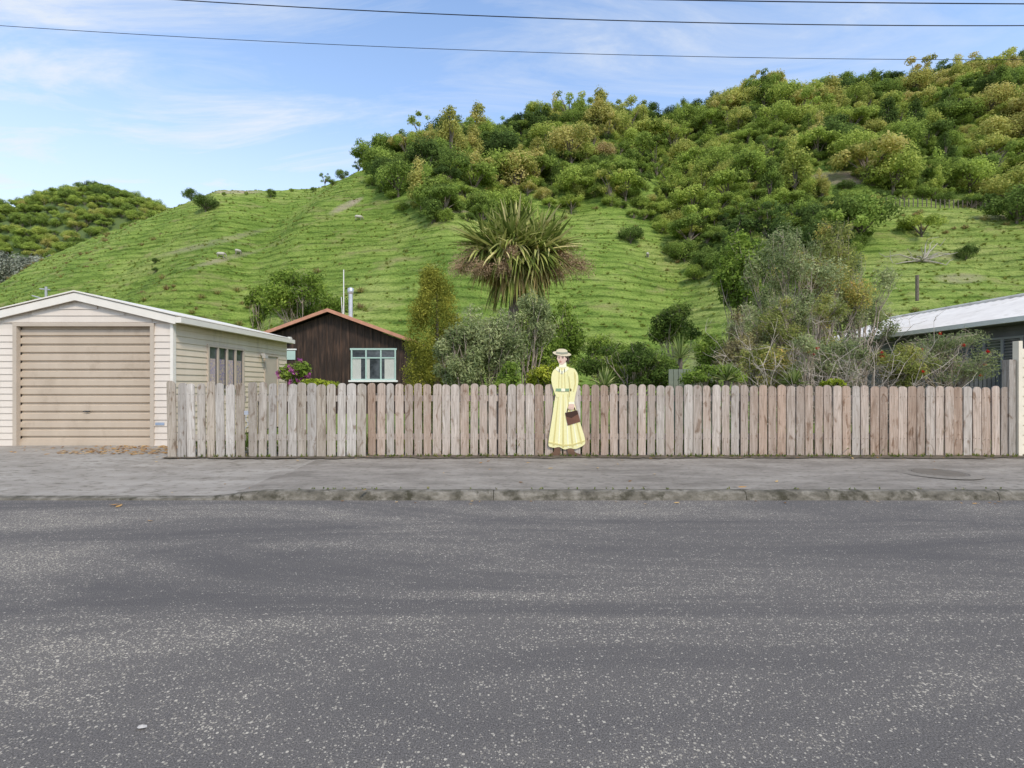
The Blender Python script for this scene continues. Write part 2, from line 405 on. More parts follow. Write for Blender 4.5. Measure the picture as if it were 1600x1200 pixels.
# grass tussocks
tus=bpy.data.collections.new('tussock_kinds')
TM=leafmat('tussock_blades',[(0,(0.15,0.2,0.04)),(0.45,(0.26,0.32,0.07)),(0.75,(0.32,0.3,0.12)),(1,(0.33,0.24,0.14))],inst=True,trans=0.4,k=1.1)
for s in range(3):
    rr=RS(70+s); mb=MB()
    for k in range(70):
        a=rr.rand()*6.28; e=0.3+rr.rand()*1.1; l=0.6+0.6*rr.rand()
        d=np.array([math.cos(a)*math.cos(e),math.sin(a)*math.cos(e),math.sin(e)]); bb=np.array([-math.sin(a),math.cos(a),0])*0.045
        o0=np.array([math.cos(a),math.sin(a),0])*0.25*rr.rand()
        m_=o0+d*l*0.6; e_=o0+d*l+np.array([0,0,-0.2*l])
        mb.addq([o0-bb,o0+bb,m_+bb,m_-bb,e_+bb*.2,e_-bb*.2],[(0,1,2,3),(3,2,4,5)],0,rr.rand())
    tus.objects.link(mb.obj('tussock_kind_%d'%s,[TM],link=False))
r=RS(13)
n=15000
gy=33+110*r.rand(n)**0.8; gx=(-1.1+2.2*r.rand(n))*gy
gz=terrain(gx,gy); qx,qy=proj(gx,gy,gz); k=(~inpoly(qx,qy,FOREST))&(gy<np.interp(qx,RPX,RD))
gx,gy,gz=gx[k],gy[k],gz[k]; n=len(gx)
big=(fbm(gx/14,gy/14,31)>0.58)&(r.rand(n)<0.15)
t=np.where(big,0.7+0.3*r.rand(n),0.15+0.5*r.rand(n)); s=np.where(big,0.4+0.4*r.rand(n),0.12+0.2*r.rand(n))
scatter('hill_grass_tussocks',np.stack([gx,gy,gz-0.03],-1),s,r.rand(n)*6.28,r.randint(0,3,n),t,tus)

# sheep
WOOL=flat('wool',(0.5,0.46,0.38),0.15,ns=20,bump=0.5); SKN=flat('sheep_face',(0.35,0.3,0.25))
def sheep(px,py,ang):
    x,y,z=on_hill(px,py); z=float(terrain(np.array(x),np.array(y)))
    mb=MB()
    body=[(-0.58,0,.62),(-.5,0,.68),(-.25,0,.7),(0.1,0,.68),(.4,0,.72),(.55,0,.74),(.62,0,.74)]
    mb.tube(body,[.06,.2,.27,.28,.25,.16,.05],8,0)
    mb.tube([(.5,0,.8),(.68,0,.72),(.78,0,.5),(.86,0,.33),(.92,0,.28)],[.13,.1,.085,.07,.03],6,1)
    mb.tube([(.72,-.16,.58),(.74,0,.62),(.72,.16,.58)],[.02,.035,.02],4,1)
    for lx in(-.42,.38):
        for ly in(-.13,.13):
            mb.tube([(lx,ly,.55),(lx-0.04*(lx<0),ly,.3),(lx,ly,0)],[.07,.04,.03],5,1)
    mb.tube([(-.58,0,.68),(-.68,0,.55)],[.05,.03],5,0)
    o=mb.obj('sheep',[WOOL,SKN],smooth=True); o.location=(x,y,z); o.rotation_euler=(0,0,ang); o.scale=(.75,.75,.75)
for (a,b,g) in [(345,402,.3),(372,398,1.3),(560,345,.4),(1012,404,1.2)]: sheep(a,b,g)

# farm fence on the hill
mb=MB()
prev=None
for px in np.arange(1385,1560,7.0):
    x,y,z=on_hill(px,322+ (px-1385)*0.03)
    mb.tube([(x,y,z-.2),(x,y,z+1.1)],.07,5,0)
    if prev is not None:
        for hh in(.4,.7,1.0): mb.tube([(prev[0],prev[1],prev[2]+hh),(x,y,z+hh)],.015,3,0)
    prev=(x,y,z)
mb.obj('farm_fence',[BARK])
mb=MB(); rr=RS(5)
x,y,z=on_hill(1440,412)
for k in range(14):
    a=rr.rand()*6.28; l=2+2.5*rr.rand()
    branch(mb,(x,y,z+.3),(x+math.cos(a)*l,y+math.sin(a)*l*.3,z+.4+rr.rand()*2.2+math.sin(a)*l*.15),.09,.02,rr,0,wob=.2,n=5)
mb.obj('fallen_branches',[flat('dead_wood',(0.42,0.37,0.3))])

# ---------------------------------------------------------------- ground, road, footpath
mb=MB(); mb.box(-1500,1500,-1500,1500,-1.0,-0.04); mb.obj('ground',[flat('ground_earth',(0.1,0.13,0.04))])
mb=MB(); mb.addq([(-140,8.15,.09),(140,8.15,.09),(140,40,.09),(-140,40,.09)],[(0,1,2,3)]); 
mb.obj('lawn',[pm('lawn_grass',[(0.2,(0.12,0.16,0.035)),(0.8,(0.22,0.27,0.06))],ns=6,bump=0.5)])

def asphalt():
    m,nt,N,L=newmat('asphalt')
    out=N.new('ShaderNodeOutputMaterial'); b=N.new('ShaderNodeBsdfPrincipled'); b.inputs['Roughness'].default_value=0.92; b.inputs['Specular IOR Level'].default_value=0.12
    c=coord(N,L)
    f1=noise(N,L,c,170,4,0.75)
    r1=ramp(N,[(0.32,(0.05,0.045,0.041)),(0.5,(0.142,0.129,0.117)),(0.7,(0.27,0.247,0.222))]); L.new(f1,r1.inputs[0])
    dn=noise(N,L,coord(N,L,(0.22,0.95,1)),0.9,6,0.68,1.0)
    dn2=noise(N,L,coord(N,L,(0.8,1.8,1)),4,5,0.7)
    den=math_(N,L,'ADD',math_(N,L,'MULTIPLY',dn,0.72),math_(N,L,'MULTIPLY',dn2,0.28))
    dr=ramp(N,[(0.41,(0.05,0.05,0.05)),(0.5,(0.22,0.22,0.22)),(0.61,(0.66,0.66,0.66))]); L.new(den,dr.inputs[0])
    col=r1.outputs[0]
    for sc,thr in ((85,0.06),(140,0.0)):
        vo=N.new('ShaderNodeTexVoronoi'); vo.inputs['Scale'].default_value=sc; L.new(c,vo.inputs['Vector'])
        sep=N.new('ShaderNodeSeparateColor'); L.new(vo.outputs['Color'],sep.inputs[0])
        cell=math_(N,L,'LESS_THAN',sep.outputs[0],math_(N,L,'SUBTRACT',dr.outputs[0],thr))
        near=math_(N,L,'LESS_THAN',vo.outputs['Distance'],math_(N,L,'ADD',math_(N,L,'MULTIPLY',sep.outputs[2],.3),.2))
        mk=math_(N,L,'MULTIPLY',cell,near)
        cr=ramp(N,[(0,(0.22,0.195,0.16)),(1,(0.54,0.485,0.39))]); L.new(sep.outputs[1],cr.inputs[0])
        col=mixc(N,L,mk,col,cr.outputs[0])
    dk=ramp(N,[(0.38,(0.80,0.80,0.81)),(0.62,(1.15,1.13,1.09))]); L.new(dn,dk.inputs[0])
    col=mixc(N,L,1.0,col,dk.outputs[0],'MULTIPLY')
    L.new(col,b.inputs['Base Color'])
    bn=N.new('ShaderNodeBump'); bn.inputs['Strength'].default_value=0.6; bn.inputs['Distance'].default_value=0.005
    L.new(f1,bn.inputs['Height']); L.new(bn.outputs[0],b.inputs['Normal'])
    L.new(b.outputs[0],out.inputs[0]); return m
mb=MB(); mb.addq([(-140,-9,0),(140,-9,0),(140,5.5,0),(-140,5.5,0)],[(0,1,2,3)]); mb.obj('road',[asphalt()])

CONC=pm('kerb_concrete',[(0.15,(0.06,0.052,0.036)),(0.5,(0.16,0.14,0.105)),(0.85,(0.31,0.275,0.22))],(.6,1,1),10,9,bump=0.9,bs=60,dirt=((0.055,0.048,0.028),(1,1,1),7,0.5,0.66))
PATH=pm('footpath_asphalt',[(0.1,(0.19,0.165,0.133)),(0.5,(0.31,0.272,0.225)),(0.9,(0.43,0.38,0.315))],(0.5,1.4,1),2.6,12,bump=0.9,bs=90,dirt=((0.155,0.133,0.10),(1,2,1),9,0.52,0.72),spec=.1)
DRV=pm('driveway_concrete',[(0.1,(0.25,0.22,0.18)),(0.9,(0.44,0.395,0.335))],(0.4,1.2,1),3,12,bump=0.7,bs=90,dirt=((0.17,0.145,0.11),(1,2,1),7,0.52,0.7),spec=.1)
KX=-2.75
def hz(x,y):
    k=np.clip((x-(KX-0.6))/0.7,0,1); k=k*k*(3-2*k)
    u=np.clip((y-5.62)/2.4,0,1)
    lo=0.02+0.11*u
    return lo*(1-k)+(0.09+0.04*u)*k
xs=np.concatenate([[-140,-60,-30,-15],np.arange(-10,16,0.12),[20,30,60,140]]); ys=np.concatenate([np.linspace(5.62,8.0,14),[8.3,9.0,9.5]])
A,B=np.meshgrid(xs,ys); Vp=np.stack([A,B,hz(A,B)+0.008*(fbm(A*1.2,B*1.2,3)-.5)],-1).reshape(-1,3)
i=np.arange(len(ys)-1)[:,None]*len(xs)+np.arange(len(xs)-1)[None,:]
Qp=np.stack([i,i+1,i+1+len(xs),i+len(xs)],-1).reshape(-1,4)
c=Vp[Qp].mean(1); 
wig=KX-0.35+0.12*(c[:,1]-5.6)
mdr=((c[:,0]<wig)).astype(int)
sel=(c[:,1]<8.05)|(c[:,0]<-4.3)
mb=MB(); mb.addq(Vp,Qp[sel],0,0.5); mb.mi[-1]=mdr[sel]; mb.obj('footpath',[PATH,DRV],smooth=True)
# kerb, cast in long lengths
mb=MB(); x=-40.0-1.0
while x<60:
    seg=2.72; n=24
    for k in range(n):
        a=x+0.003+(seg-0.006)*k/n; b_=x+0.003+(seg-0.006)*(k+1)/n
        ha=float(hz(a,5.62))+0.003; hb=float(hz(b_,5.62))+0.003
        ja=0.014*(fbm(a*2.5,0.5)-.5)+.008*(vn(a*14,3)-.5); jb=0.014*(fbm(b_*2.5,0.5)-.5)+.008*(vn(b_*14,3)-.5)
        pr=[(5.485,-.05),(5.495,-.02),(5.51,.55),(5.53,.88),(5.56,1.0),(5.63,1.0)]
        va=[(a,y+ja,(ha*h if h>0 else -.03)) for y,h in pr]; vb=[(b_,y+jb,(hb*h if h>0 else -.03)) for y,h in pr]
        mb.add(va+vb,[(j,j+6,j+7,j+1) for j in range(5)],0)
    x+=seg
mb.obj('kerb',[CONC],smooth=True)
# manhole cover
mb=MB(); cx,cy=5.45,6.55; zc=float(hz(cx,cy))+0.006
ang=np.linspace(0,2*np.pi,40,endpoint=False)
def ring(r0,r1,z0,z1,m):
    v=[(cx+r0*math.cos(a),cy+r0*math.sin(a),z0) for a in ang]+[(cx+r1*math.cos(a),cy+r1*math.sin(a),z1) for a in ang]
    mb.add(v,[(j,(j+1)%40,(j+1)%40+40,j+40) for j in range(40)],m)
ring(0.44,0.37,zc-.002,zc+.008,1); ring(0.37,0.31,zc+.008,zc+.008,1); ring(0.31,0.30,zc+.007,zc+.002,0); ring(0.30,0.001,zc+.004,zc+.004,0)
for a in np.linspace(-.24,.24,9):
    h=math.sqrt(.27**2-a*a); mb.box(cx-h,cx+h,cy+a-.008,cy+a+.008,zc+.003,zc+.009,0)
mb.obj('manhole_cover',[flat('cast_iron',(0.17,0.145,0.115),rough=.8),flat('manhole_surround',(.22,.19,.15),.2,ns=15)])
# soil strip + weeds
mb=MB(); v=[];xsn=np.linspace(-5.3,8,180)
for k,xx in enumerate(xsn):
    v+= [(xx,7.84-0.2*fbm(xx*3,1.0)-0.06*vn(xx*11,3),float(hz(xx,7.95))+.007),(xx,8.3,.145)]
mb.addq(v,[(2*k,2*k+2,2*k+3,2*k+1) for k in range(179)],0); mb.obj('soil_strip',[pm('soil',[(0.2,(0.05,0.04,0.03)),(0.8,(0.19,0.15,0.10))],ns=12,bump=.6)])
mb=MB(); r=RS(8)
def tuft(mb,x,y,z,n,l,r,m=0,w=.006):
    for k in range(n):
        a=r.rand()*6.28; e=.5+r.rand(); ll=l*(.5+r.rand()); d=np.array([math.cos(a)*math.cos(e),math.sin(a)*math.cos(e),math.sin(e)])
        bb=np.array([-math.sin(a),math.cos(a),0])*w; o0=np.array([x,y,z])+d*.01
        m_=o0+d*ll*.6; e_=o0+d*ll+np.array([0,0,-.3*ll*math.cos(e)])
        mb.addq([o0-bb,o0+bb,m_+bb,m_-bb,e_+bb*.2,e_-bb*.2],[(0,1,2,3),(3,2,4,5)],m,r.rand())
for k in range(320):
    xx=-5.2+13*r.rand(); tuft(mb,xx,7.82+.14*r.rand(),.125,6,.045,r)
for k in range(60):
    xx=-2.6+10*r.rand(); tuft(mb,xx,5.6+.04*r.rand(),.09,5,.02,r,w=.004)
for k in range(900):
    xx=-5.2+13.2*r.rand(); tuft(mb,xx,8.15+1.6*r.rand(),.1,7,.3,r,w=.008)
mb.obj('weeds',[leafmat('weed_leaves',[(0,(0.07,0.12,0.03)),(.6,(0.18,0.25,0.05)),(1,(0.36,0.32,0.13))])])
# fallen leaves
mb=MB(); r=RS(4)
def litter(x,y,z,s,m=0):
    a=r.rand()*6.28; c,s_=math.cos(a),math.sin(a); p=[]
    for (u,v_,w) in [(-1,0,.1),(-.4,.32,.25),(.4,.28,.2),(1,0,.35),(.4,-.28,.15),(-.4,-.32,.05)]:
        p.append((x+s*(u*c-v_*s_),y+s*(u*s_+v_*c),z+.006+s*w*.7))
    mb.add(p,[tuple(range(6))],m,r.rand())
for k in range(60):
    xx=-6+14*r.rand(); yy=7.85-r.rand()**3*2.2; litter(xx,yy,float(hz(xx,yy)),.015+.03*r.rand())
for k in range(420):
    xx=-7.6+2.2*r.rand()**.7; yy=8.1+1.15*r.rand(); litter(xx,yy,float(hz(xx,yy)),.02+.035*r.rand())
for k in range(60):
    xx=-9.5+4*r.rand(); yy=8.3+.9*r.rand(); litter(xx,yy,float(hz(xx,yy)),.02+.03*r.rand())
for k in range(22):
    xx=-2.5+8*r.rand(); litter(xx,5.3+.15*r.rand(),0,.015+.02*r.rand())
for (a,b,s) in [(182,790,.07),(186,792,.05),(190,706,.08),(320,718,.07),(45,702,.07),(1160,778,.05),(570,783,.05),(235,815,.03),(1240,716,.05),(1420,715,.05)]:
    d=CH*800/(b-600); litter(X(a,d),d,0.0 if b>784 else .11,s)
mb.obj('fallen_leaves',[leafmat('dry_leaves',[(0,(0.16,0.08,0.03)),(.5,(0.45,0.26,0.09)),(1,(0.6,0.44,0.2))],trans=.15)])
mb=MB(); d=CH*800/(1138-600); x0=X(222,d); r=RS(2)
p=[(x0+.016*math.cos(a)*(1+.3*r.rand()),d+.012*math.sin(a),.004+.006*r.rand()) for a in np.linspace(0,5.5,7)]
mb.add(p+[(x0,d,.014)],[(j,(j+1)%7,7) for j in range(7)]); mb.obj('pebble',[flat('pale_stone',(.5,.46,.41))])

# ---------------------------------------------------------------- picket fence
def picketmat(name,grey,brown):
    m,nt,N,L=newmat(name)
    out=N.new('ShaderNodeOutputMaterial'); b=N.new('ShaderNodeBsdfPrincipled'); b.inputs['Roughness'].default_value=.9; b.inputs['Specular IOR Level'].default_value=.1
    at=N.new('ShaderNodeAttribute'); at.attribute_name='tint'
    g=noise(N,L,coord(N,L,(14,14,0.9),41.0),2.0,8,0.65,1.6)
    k=math_(N,L,'ADD',math_(N,L,'MULTIPLY',at.outputs['Fac'],.55),math_(N,L,'MULTIPLY',noise(N,L,coord(N,L,(3,3,1.2),23.0),1.6,4),.45))
    r1=ramp(N,[(.25,grey),(.75,brown)]); L.new(k,r1.inputs[0])
    r2=ramp(N,[(.28,(.40,.37,.35)),(.42,(.80,.78,.76)),(.56,(1.02,1.02,1.02)),(.76,(1.4,1.4,1.4))]); L.new(g,r2.inputs[0])
    c=mixc(N,L,1.0,r1.outputs[0],r2.outputs[0],'MULTIPLY')
    fr=math_(N,L,'FRACT',math_(N,L,'MULTIPLY',at.outputs['Fac'],17.0))
    rb=ramp(N,[(0,(.74,.73,.72)),(1,(1.12,1.12,1.12))]); L.new(fr,rb.inputs[0])
    c=mixc(N,L,1.0,c,rb.outputs[0],'MULTIPLY')
    kn=noise(N,L,coord(N,L,(8,8,3.0),13.0),1.4,3,.5,1.0)
    r3=ramp(N,[(.58,(1,1,1)),(.70,(.48,.39,.32))]); L.new(kn,r3.inputs[0])
    c=mixc(N,L,.85,c,r3.outputs[0],'MULTIPLY')
    ln=noise(N,L,coord(N,L,(1,1,1)),38,3,.6); lr=ramp(N,[(.62,(0,0,0)),(.70,(.5,.5,.5))]); L.new(ln,lr.inputs[0])
    c=mixc(N,L,lr.outputs[0],c,(.5,.49,.43))
    # damp dark foot of the boards
    L.new(c,b.inputs['Base Color'])
    bn=N.new('ShaderNodeBump'); bn.inputs['Strength'].default_value=.7; bn.inputs['Distance'].default_value=.006
    L.new(g,bn.inputs['Height']); L.new(bn.outputs[0],b.inputs['Normal']); L.new(b.outputs[0],out.inputs[0]); return m
WG=picketmat('weathered_grey_wood',(0.52,0.475,0.42),(0.44,0.375,0.30))
WB=picketmat('weathered_brown_wood',(0.52,0.46,0.395),(0.46,0.335,0.25))
def picket(mb,xc,w,y,z0,z1,lean,m,t,r):
    th=.019; hw=w/2; sh=r.uniform(.035,.055); sk=r.uniform(-.006,.006)
    pr=[(-hw,0),(hw,0),(hw,z1-z0-sh)]
    for a in np.linspace(0.25,math.pi-0.25,7): pr.append((hw*math.cos(a)*.98,z1-z0-sh-.004+(sh+.002)*math.sin(a)**.8+sk*math.cos(a)))
    pr.append((-hw,z1-z0-sh))
    pts=[(xc+u+lean*v,z0+v) for u,v in pr]
    dy=r.uniform(-.006,.006); mb.prism(pts,y-th+dy,y+dy,m,t)
r=RS(12)
def fence(name,pa,pb,d,pitch,topa,topb,bota,botb,mats,jit=1.0,gapw=.13,rails=True):
    mb=MB(); n=int(round((pb-pa)/pitch))
    for k in range(n):
        f=(k+.5)/n; px=pa+(pb-pa)*f
        w=(pb-pa)/n*d/FP*(1-gapw*(0.5+r.rand()))
        zt=Z(topa+(topb-topa)*f,d)+r.uniform(-.014,.014)*jit; zb=Z(bota+(botb-bota)*f,d)+r.uniform(-.014,.014)*jit
        picket(mb,X(px,d)+r.uniform(-.003,.003),w,d,zb,zt,r.uniform(-.008,.008)*jit,0,r.rand(),r)
        for zr in (.25,.85):
            for sx in(-.03,.03):
                xx=X(px,d)+sx; zz=zb+ (zt-zb)*zr; mb.box(xx-.003,xx+.003,d-.026,d-.018,zz-.003,zz+.003,1)
    if rails:
        x0,x1=X(pa,d)+.02,X(pb,d)-.02
        for zr in(.38,.98): mb.box(x0,x1,d+.008,d+.05,zr,zr+.09,0,.4)
        k=x0+.1
        while k<x1: mb.box(k,k+.1,d+.052,d+.15,-.1,1.1,0,.3); k+=1.9
    return mb.obj(name,mats)
NAIL=flat('rusty_nail',(.1,.07,.05))
fence('picket_gate',262,384,7.86,15.2,596,599,715,719,[WG,NAIL],2.2,.17)
fence('picket_fence',388,572,7.9,15.4,598,599,719,716,[WG,NAIL],1.2,.17)
fence('picket_fence',574,1576,8.02,14.5,599,604,711,713,[WB,NAIL],.9,.145)
mb=MB(); mb.tube([P(386,640,7.84),P(384,655,7.82),P(388,662,7.84),P(383,670,7.83)],.005,6,0)
mb.box(X(382,7.84),X(388,7.84),7.83,7.845,Z(648,7.84),Z(642,7.84),0)
mb.obj('gate_latch',[flat('galvanised_steel',(.4,.42,.46),rough=.4)])
mb=MB(); mb.box(X(1575,8),X(1585,8),7.98,8.1,0,Z(562,8),0,.3)
mb.obj('fence_post',[WG])
CREAM=flat('cream_paint',(.80,.71,.55),.06,rough=.6)
e=empty('cream_gate')
mb=MB(); z=.13; 
mb.box(X(1587,8),X(1587,8)+.06,7.95,8.05,.08,Z(533,8),0)
mb.box(X(1587,8)+.06,X(1587,8)+1.9,7.99,8.02,.15,1.8,0)
z=.16
while z<1.78: mb.box(X(1587,8)+.062,X(1587,8)+1.9,7.965,7.99,z,z+.135,0); z+=.15
mb.box(X(1587,8)+1.9,X(1587,8)+2.0,7.95,8.05,.08,1.92,0)
mb.obj('boards',[CREAM],parent=e)

# ---------------------------------------------------------------- cutout of lady
def LP(a,b): return ((a-800)*.00995, 1.25-(b-600)*.00995)
YEL=flat('cutout_yellow',(.86,.79,.40),.04,rough=.6,ns=30); YEL2=flat('cutout_yellow_shade',(.68,.58,.23),.05,rough=.6); YEL3=flat('cutout_yellow_light',(.92,.88,.62),.03,rough=.6)
SKIN=flat('cutout_skin',(.74,.52,.4),.04,rough=.6); HAIR=flat('cutout_hair',(.10,.07,.05),.2); GRN=flat('cutout_green',(.27,.38,.22),.1); BAG=flat('cutout_bag',(.17,.08,.05),.2); BAG2=flat('cutout_bag_dark',(.06,.03,.02),.2)
HAT=flat('cutout_hat',(.74,.64,.44),.06); BAND=flat('cutout_hat_band',(.33,.33,.24),.1); BOOT=flat('cutout_boot',(.16,.09,.055),.2); LIP=flat('cutout_lip',(.45,.13,.1)); WHT=flat('cutout_edge',(.8,.78,.68),.03)
mats=[YEL,YEL2,SKIN,HAIR,GRN,BAG,HAT,BAND,BOOT,LIP,WHT,YEL3,BAG2]
mb=MB(); yb=7.985
def lay(pts,lv,m,smooth=True):
    q=[LP(*p) for p in pts]
    if smooth and len(q)>=5:
        for _ in range(2):
            o=[]
            for j in range(len(q)):
                a=q[j];b=q[(j+1)%len(q)]; o+=[(a[0]*.8+b[0]*.2,a[1]*.8+b[1]*.2),(a[0]*.2+b[0]*.8,a[1]*.2+b[1]*.8)]
            q=o
    mb.prism(q,yb-.012-.0025*lv,yb,m)
def ell(cx,cy,rx,ry,rot=0,n=24): 
    c,s=math.cos(rot),math.sin(rot)
    return [(cx+rx*math.cos(t)*c-ry*math.sin(t)*s,cy+rx*math.cos(t)*s+ry*math.sin(t)*c) for t in np.linspace(0,2*math.pi,n,endpoint=False)]
lay([(866,698),(875,698),(876,709),(873,713),(859,713),(858,710),(866,706)],0,8)
lay([(886,698),(896,698),(898,707),(908,710),(908,713),(888,713)],0,8)
skirt=[(870,608),(867,624),(864,645),(860,670),(857,690),(857,698),(866,700),(874,698),(882,703),(891,700),(899,702),(907,699),(915,694),(914,684),(909,668),(903,648),(897,628),(892,608)]
lay(skirt,1,0)
for (x0,y0,x1,y1,w,m) in [(873,616,865,697,2.4,1),(877,618,873,697,1.6,11),(880,616,880,700,2.4,1),(884,620,888,699,1.8,11),(887,616,895,699,2.6,1),(889,618,902,697,1.8,11),(891,616,909,694,2.4,1)]:
    lay([(x0-.3,y0),(x0+.5,y0),(x1+w*.6,y1),(x1-w*.6,y1)],2,m,False)
lay([(857,690),(866,692),(880,695),(895,694),(914,688),(914,690),(895,696.5),(880,697.5),(866,694.5),(857,692)],3,1,False)
lay([(872,572),(866,578),(864,588),(865,598),(869,609),(892,609),(895,598),(897,586),(893,577),(887,572)],2,0)
for (a,b,c_,d_) in [(874,576,873,606),(878,575,878,607),(882,575,883,607)]: lay([(a-.5,b),(a+.6,b),(c_+.6,d_),(c_-.5,d_)],3,1,False)
lay([(870,573),(878,580),(887,573),(889,577),(878,585),(868,577)],3,11,False)
lay([(868,575),(863,581),(861,592),(863,603),(866,612),(870,622),(874,620),(871,608),(870,596),(870,584)],3,0)
lay([(889,574),(898,576),(903,584),(904,596),(902,606),(899,617),(897,631),(889,631),(890,618),(890,604),(888,592),(887,582)],4,0)
lay([(897,580),(900,586),(900,600),(897,612),(895.5,612),(898,598),(897,588)],5,1,False)
lay([(888.5,588),(889.6,588),(891.2,604),(890.6,620),(889.2,620),(889.8,604)],5,1,False)
lay([(888.5,628),(897.5,628),(897.5,632),(888.5,632)],5,11,False)
lay([(868.5,607),(892.5,607),(893,611.5),(868,611.5)],4,4,False); lay([(877,607),(883,607),(883,611.5),(877,611.5)],5,11,False)
lay([(883,645),(902,641),(907,659),(887,665)],4,5,False)
lay([(883,645),(902,641),(903,647),(893,653),(885,651)],5,12,False)
for q in [((886,644),(888,637)),((888,637),(897,636)),((897,636),(899,641.5))]:
    (a,b),(c_,d_)=q; dx,dy=c_-a,d_-b; l=math.hypot(dx,dy); ux,uy=-dy/l*.7,dx/l*.7
    lay([(a-ux,b-uy),(c_-ux,d_-uy),(c_+ux,d_+uy),(a+ux,b+uy)],5,12,False)
lay([(889,631),(897,631),(898,636),(895,639),(890,638.5),(888.5,635)],6,2)
for k in range(4):
    fx=890.3+k*1.9; L_=[3.6,4.4,4.1,3.2][k]
    lay([(fx-.8,636),(fx+.8,636),(fx+.6,636+L_),(fx,636.5+L_),(fx-.8,636+L_)],7,2,False)
lay([(889.5,633),(890.5,635),(888.5,639),(887.3,638.6),(888,635)],8,2,False)
lay([(874.5,564),(884.5,564),(885.5,574),(873.5,574)],3,11,False)
lay(ell(880.5,559,7.4,8),3,3)
lay(ell(887,562,3.2,3.2),3,3)
lay([(871.2,552),(885,552),(885.6,558),(884.6,564.5),(880,569.5),(876,570),(872.8,566.5),(871.6,563),(870,560.3),(871.2,558)],4,2)
lay([(871.5,553),(884,552),(886,559),(884.3,560.5),(882.6,556),(872,556)],5,3)
lay(ell(873.8,559.3,1.1,.5),6,3); lay(ell(879.3,559.1,1.3,.55),6,3)
lay([(872.4,557.4),(875.2,557.2),(875.2,557.7),(872.4,557.9)],6,3,False); lay([(877.6,557.2),(881.2,557.4),(881.2,557.9),(877.6,557.7)],6,3,False)
lay(ell(875.6,565.3,2.0,.65),6,9); lay([(874.6,562.6),(876.4,562.6),(875.8,563.1)],6,9,False); lay(ell(884.9,561.5,.9,1.7),6,2)
lay(ell(878,552.6,14.5,3.6,.12),7,6); lay([(868.5,552),(869.5,547),(873,545),(881,545),(886,547),(887.5,552.5),(878,553)],8,6)
lay([(868.6,552.0),(869,549.5),(878,550.6),(886.8,549.8),(887.5,552.6),(878,553.4)],9,7,False)
mb.obj('painted_lady_cutout',mats)

# ---------------------------------------------------------------- garage
SIDE=pm('garage_cladding',[(.2,(.66,.54,.40)),(.8,(.74,.62,.47))],(1,1,.2),2,5,rough=.6,dirt=((.50,.41,.30),(1,1,.3),3,.56,.8))
FRONT=pm('garage_front_cladding',[(.2,(.64,.555,.465)),(.8,(.72,.635,.535))],(1,1,.2),2,5,rough=.6,dirt=((.48,.41,.33),(1,1,.3),3,.56,.8))
DOOR=pm('roller_door_paint',[(.2,(.49,.395,.295)),(.8,(.56,.46,.35))],(1,1,.3),2,4,rough=.6,spec=.15,dirt=((.36,.28,.2),(1,1,.6),2,.55,.8))
TRIM=flat('garage_trim',(.78,.72,.62),.04,rough=.5); DT=flat('door_frame_trim',(.50,.42,.33),.05)
GLASS=pm('window_glass',[(.3,(.03,.035,.04)),(.7,(.10,.11,.12))],ns=3,rough=.08,spec=.6)
e=empty('garage'); D=9.3; xl,xr=X(-24,D),X(270,D); xa=(xl+xr)/2; zb=.13; ze=Z(503,D); za=Z(468,D); dl,dr_=X(28,D),X(236,D); dt=Z(510,D)
mb=MB()
def lapx(mb,x0,x1,y,z,h,m):
    mb.add([(x0,y-.018,z),(x1,y-.018,z),(x1,y-.003,z+h),(x0,y-.003,z+h),(x0,y,z),(x1,y,z)],[(0,1,2,3),(0,4,5,1)],m,random.random())
def lapy(mb,y0,y1,x,z,h,m,sg=1):
    mb.add([(x+sg*.018,y0,z),(x+sg*.018,y1,z),(x+sg*.003,y1,z+h),(x+sg*.003,y0,z+h),(x,y0,z),(x,y1,z)],[(0,1,2,3),(0,4,5,1)],m,random.random())
z=zb; h=.118
while z<za:
    zm=z+h
    if zm<=dt+.02: lapx(mb,xl,dl-.07,D,z,h,0); lapx(mb,dr_+.07,xr,D,z,h,0)
    elif zm<ze: 
        lapx(mb,xl,xr,D,z if z>dt else dt+.06,h if z>dt else zm-dt-.06,0)
    else:
        k=max(0,(za-zm)/(za-ze)); hw=(xr-xl)/2*k; 
        if hw>.1: lapx(mb,xa-hw-.1,xa+hw+.1,D,z,h,0)
    z+=h
mb.box(xl+.01,dl-.05,D+.001,D+.06,zb,ze,0); mb.box(dr_+.05,xr-.01,D+.001,D+.06,zb,ze,0); mb.box(dl-.05,dr_+.05,D+.001,D+.06,dt+.05,ze,0)
mb.prism([(xl,ze),(xr,ze),(xa,za)],D+.001,D+.06,0)
mb.obj('front_wall',[FRONT],parent=e)
YB=13.95
mb=MB(); z=zb
wy0,wy1,wz0,wz1=10.35,11.7,Z(600,11)-.1,Z(545,11); ddy0,ddy1,ddz=12.75,13.4,1.95
while z<ze-.02:
    segs=[(D+.05,YB)]
    if z+h>wz0-.02 and z<wz1: segs=[(D+.05,wy0),(wy1,segs[-1][1])]
    if z<ddz:
        last=segs.pop(); segs+=[(last[0],ddy0),(ddy1,YB)]
    for a,b in segs: lapy(mb,a,b,xr,z,min(h,ze-z),0)
    z+=h
mb.box(xr-.06,xr-.001,D+.062,wy0,zb,ze,0); mb.box(xr-.06,xr-.001,wy0,wy1,zb,wz0,0); mb.box(xr-.06,xr-.001,wy0,wy1,wz1,ze,0); mb.box(xr-.06,xr-.001,wy1,YB,zb,ze,0)
mb.box(xl,xl+.06,D+.062,YB,zb,ze,0); mb.box(xl,xr,YB+.001,YB+.06,zb,ze,0); mb.prism([(xl,ze),(xr,ze),(xa,za)],YB+.001,YB+.06,0)
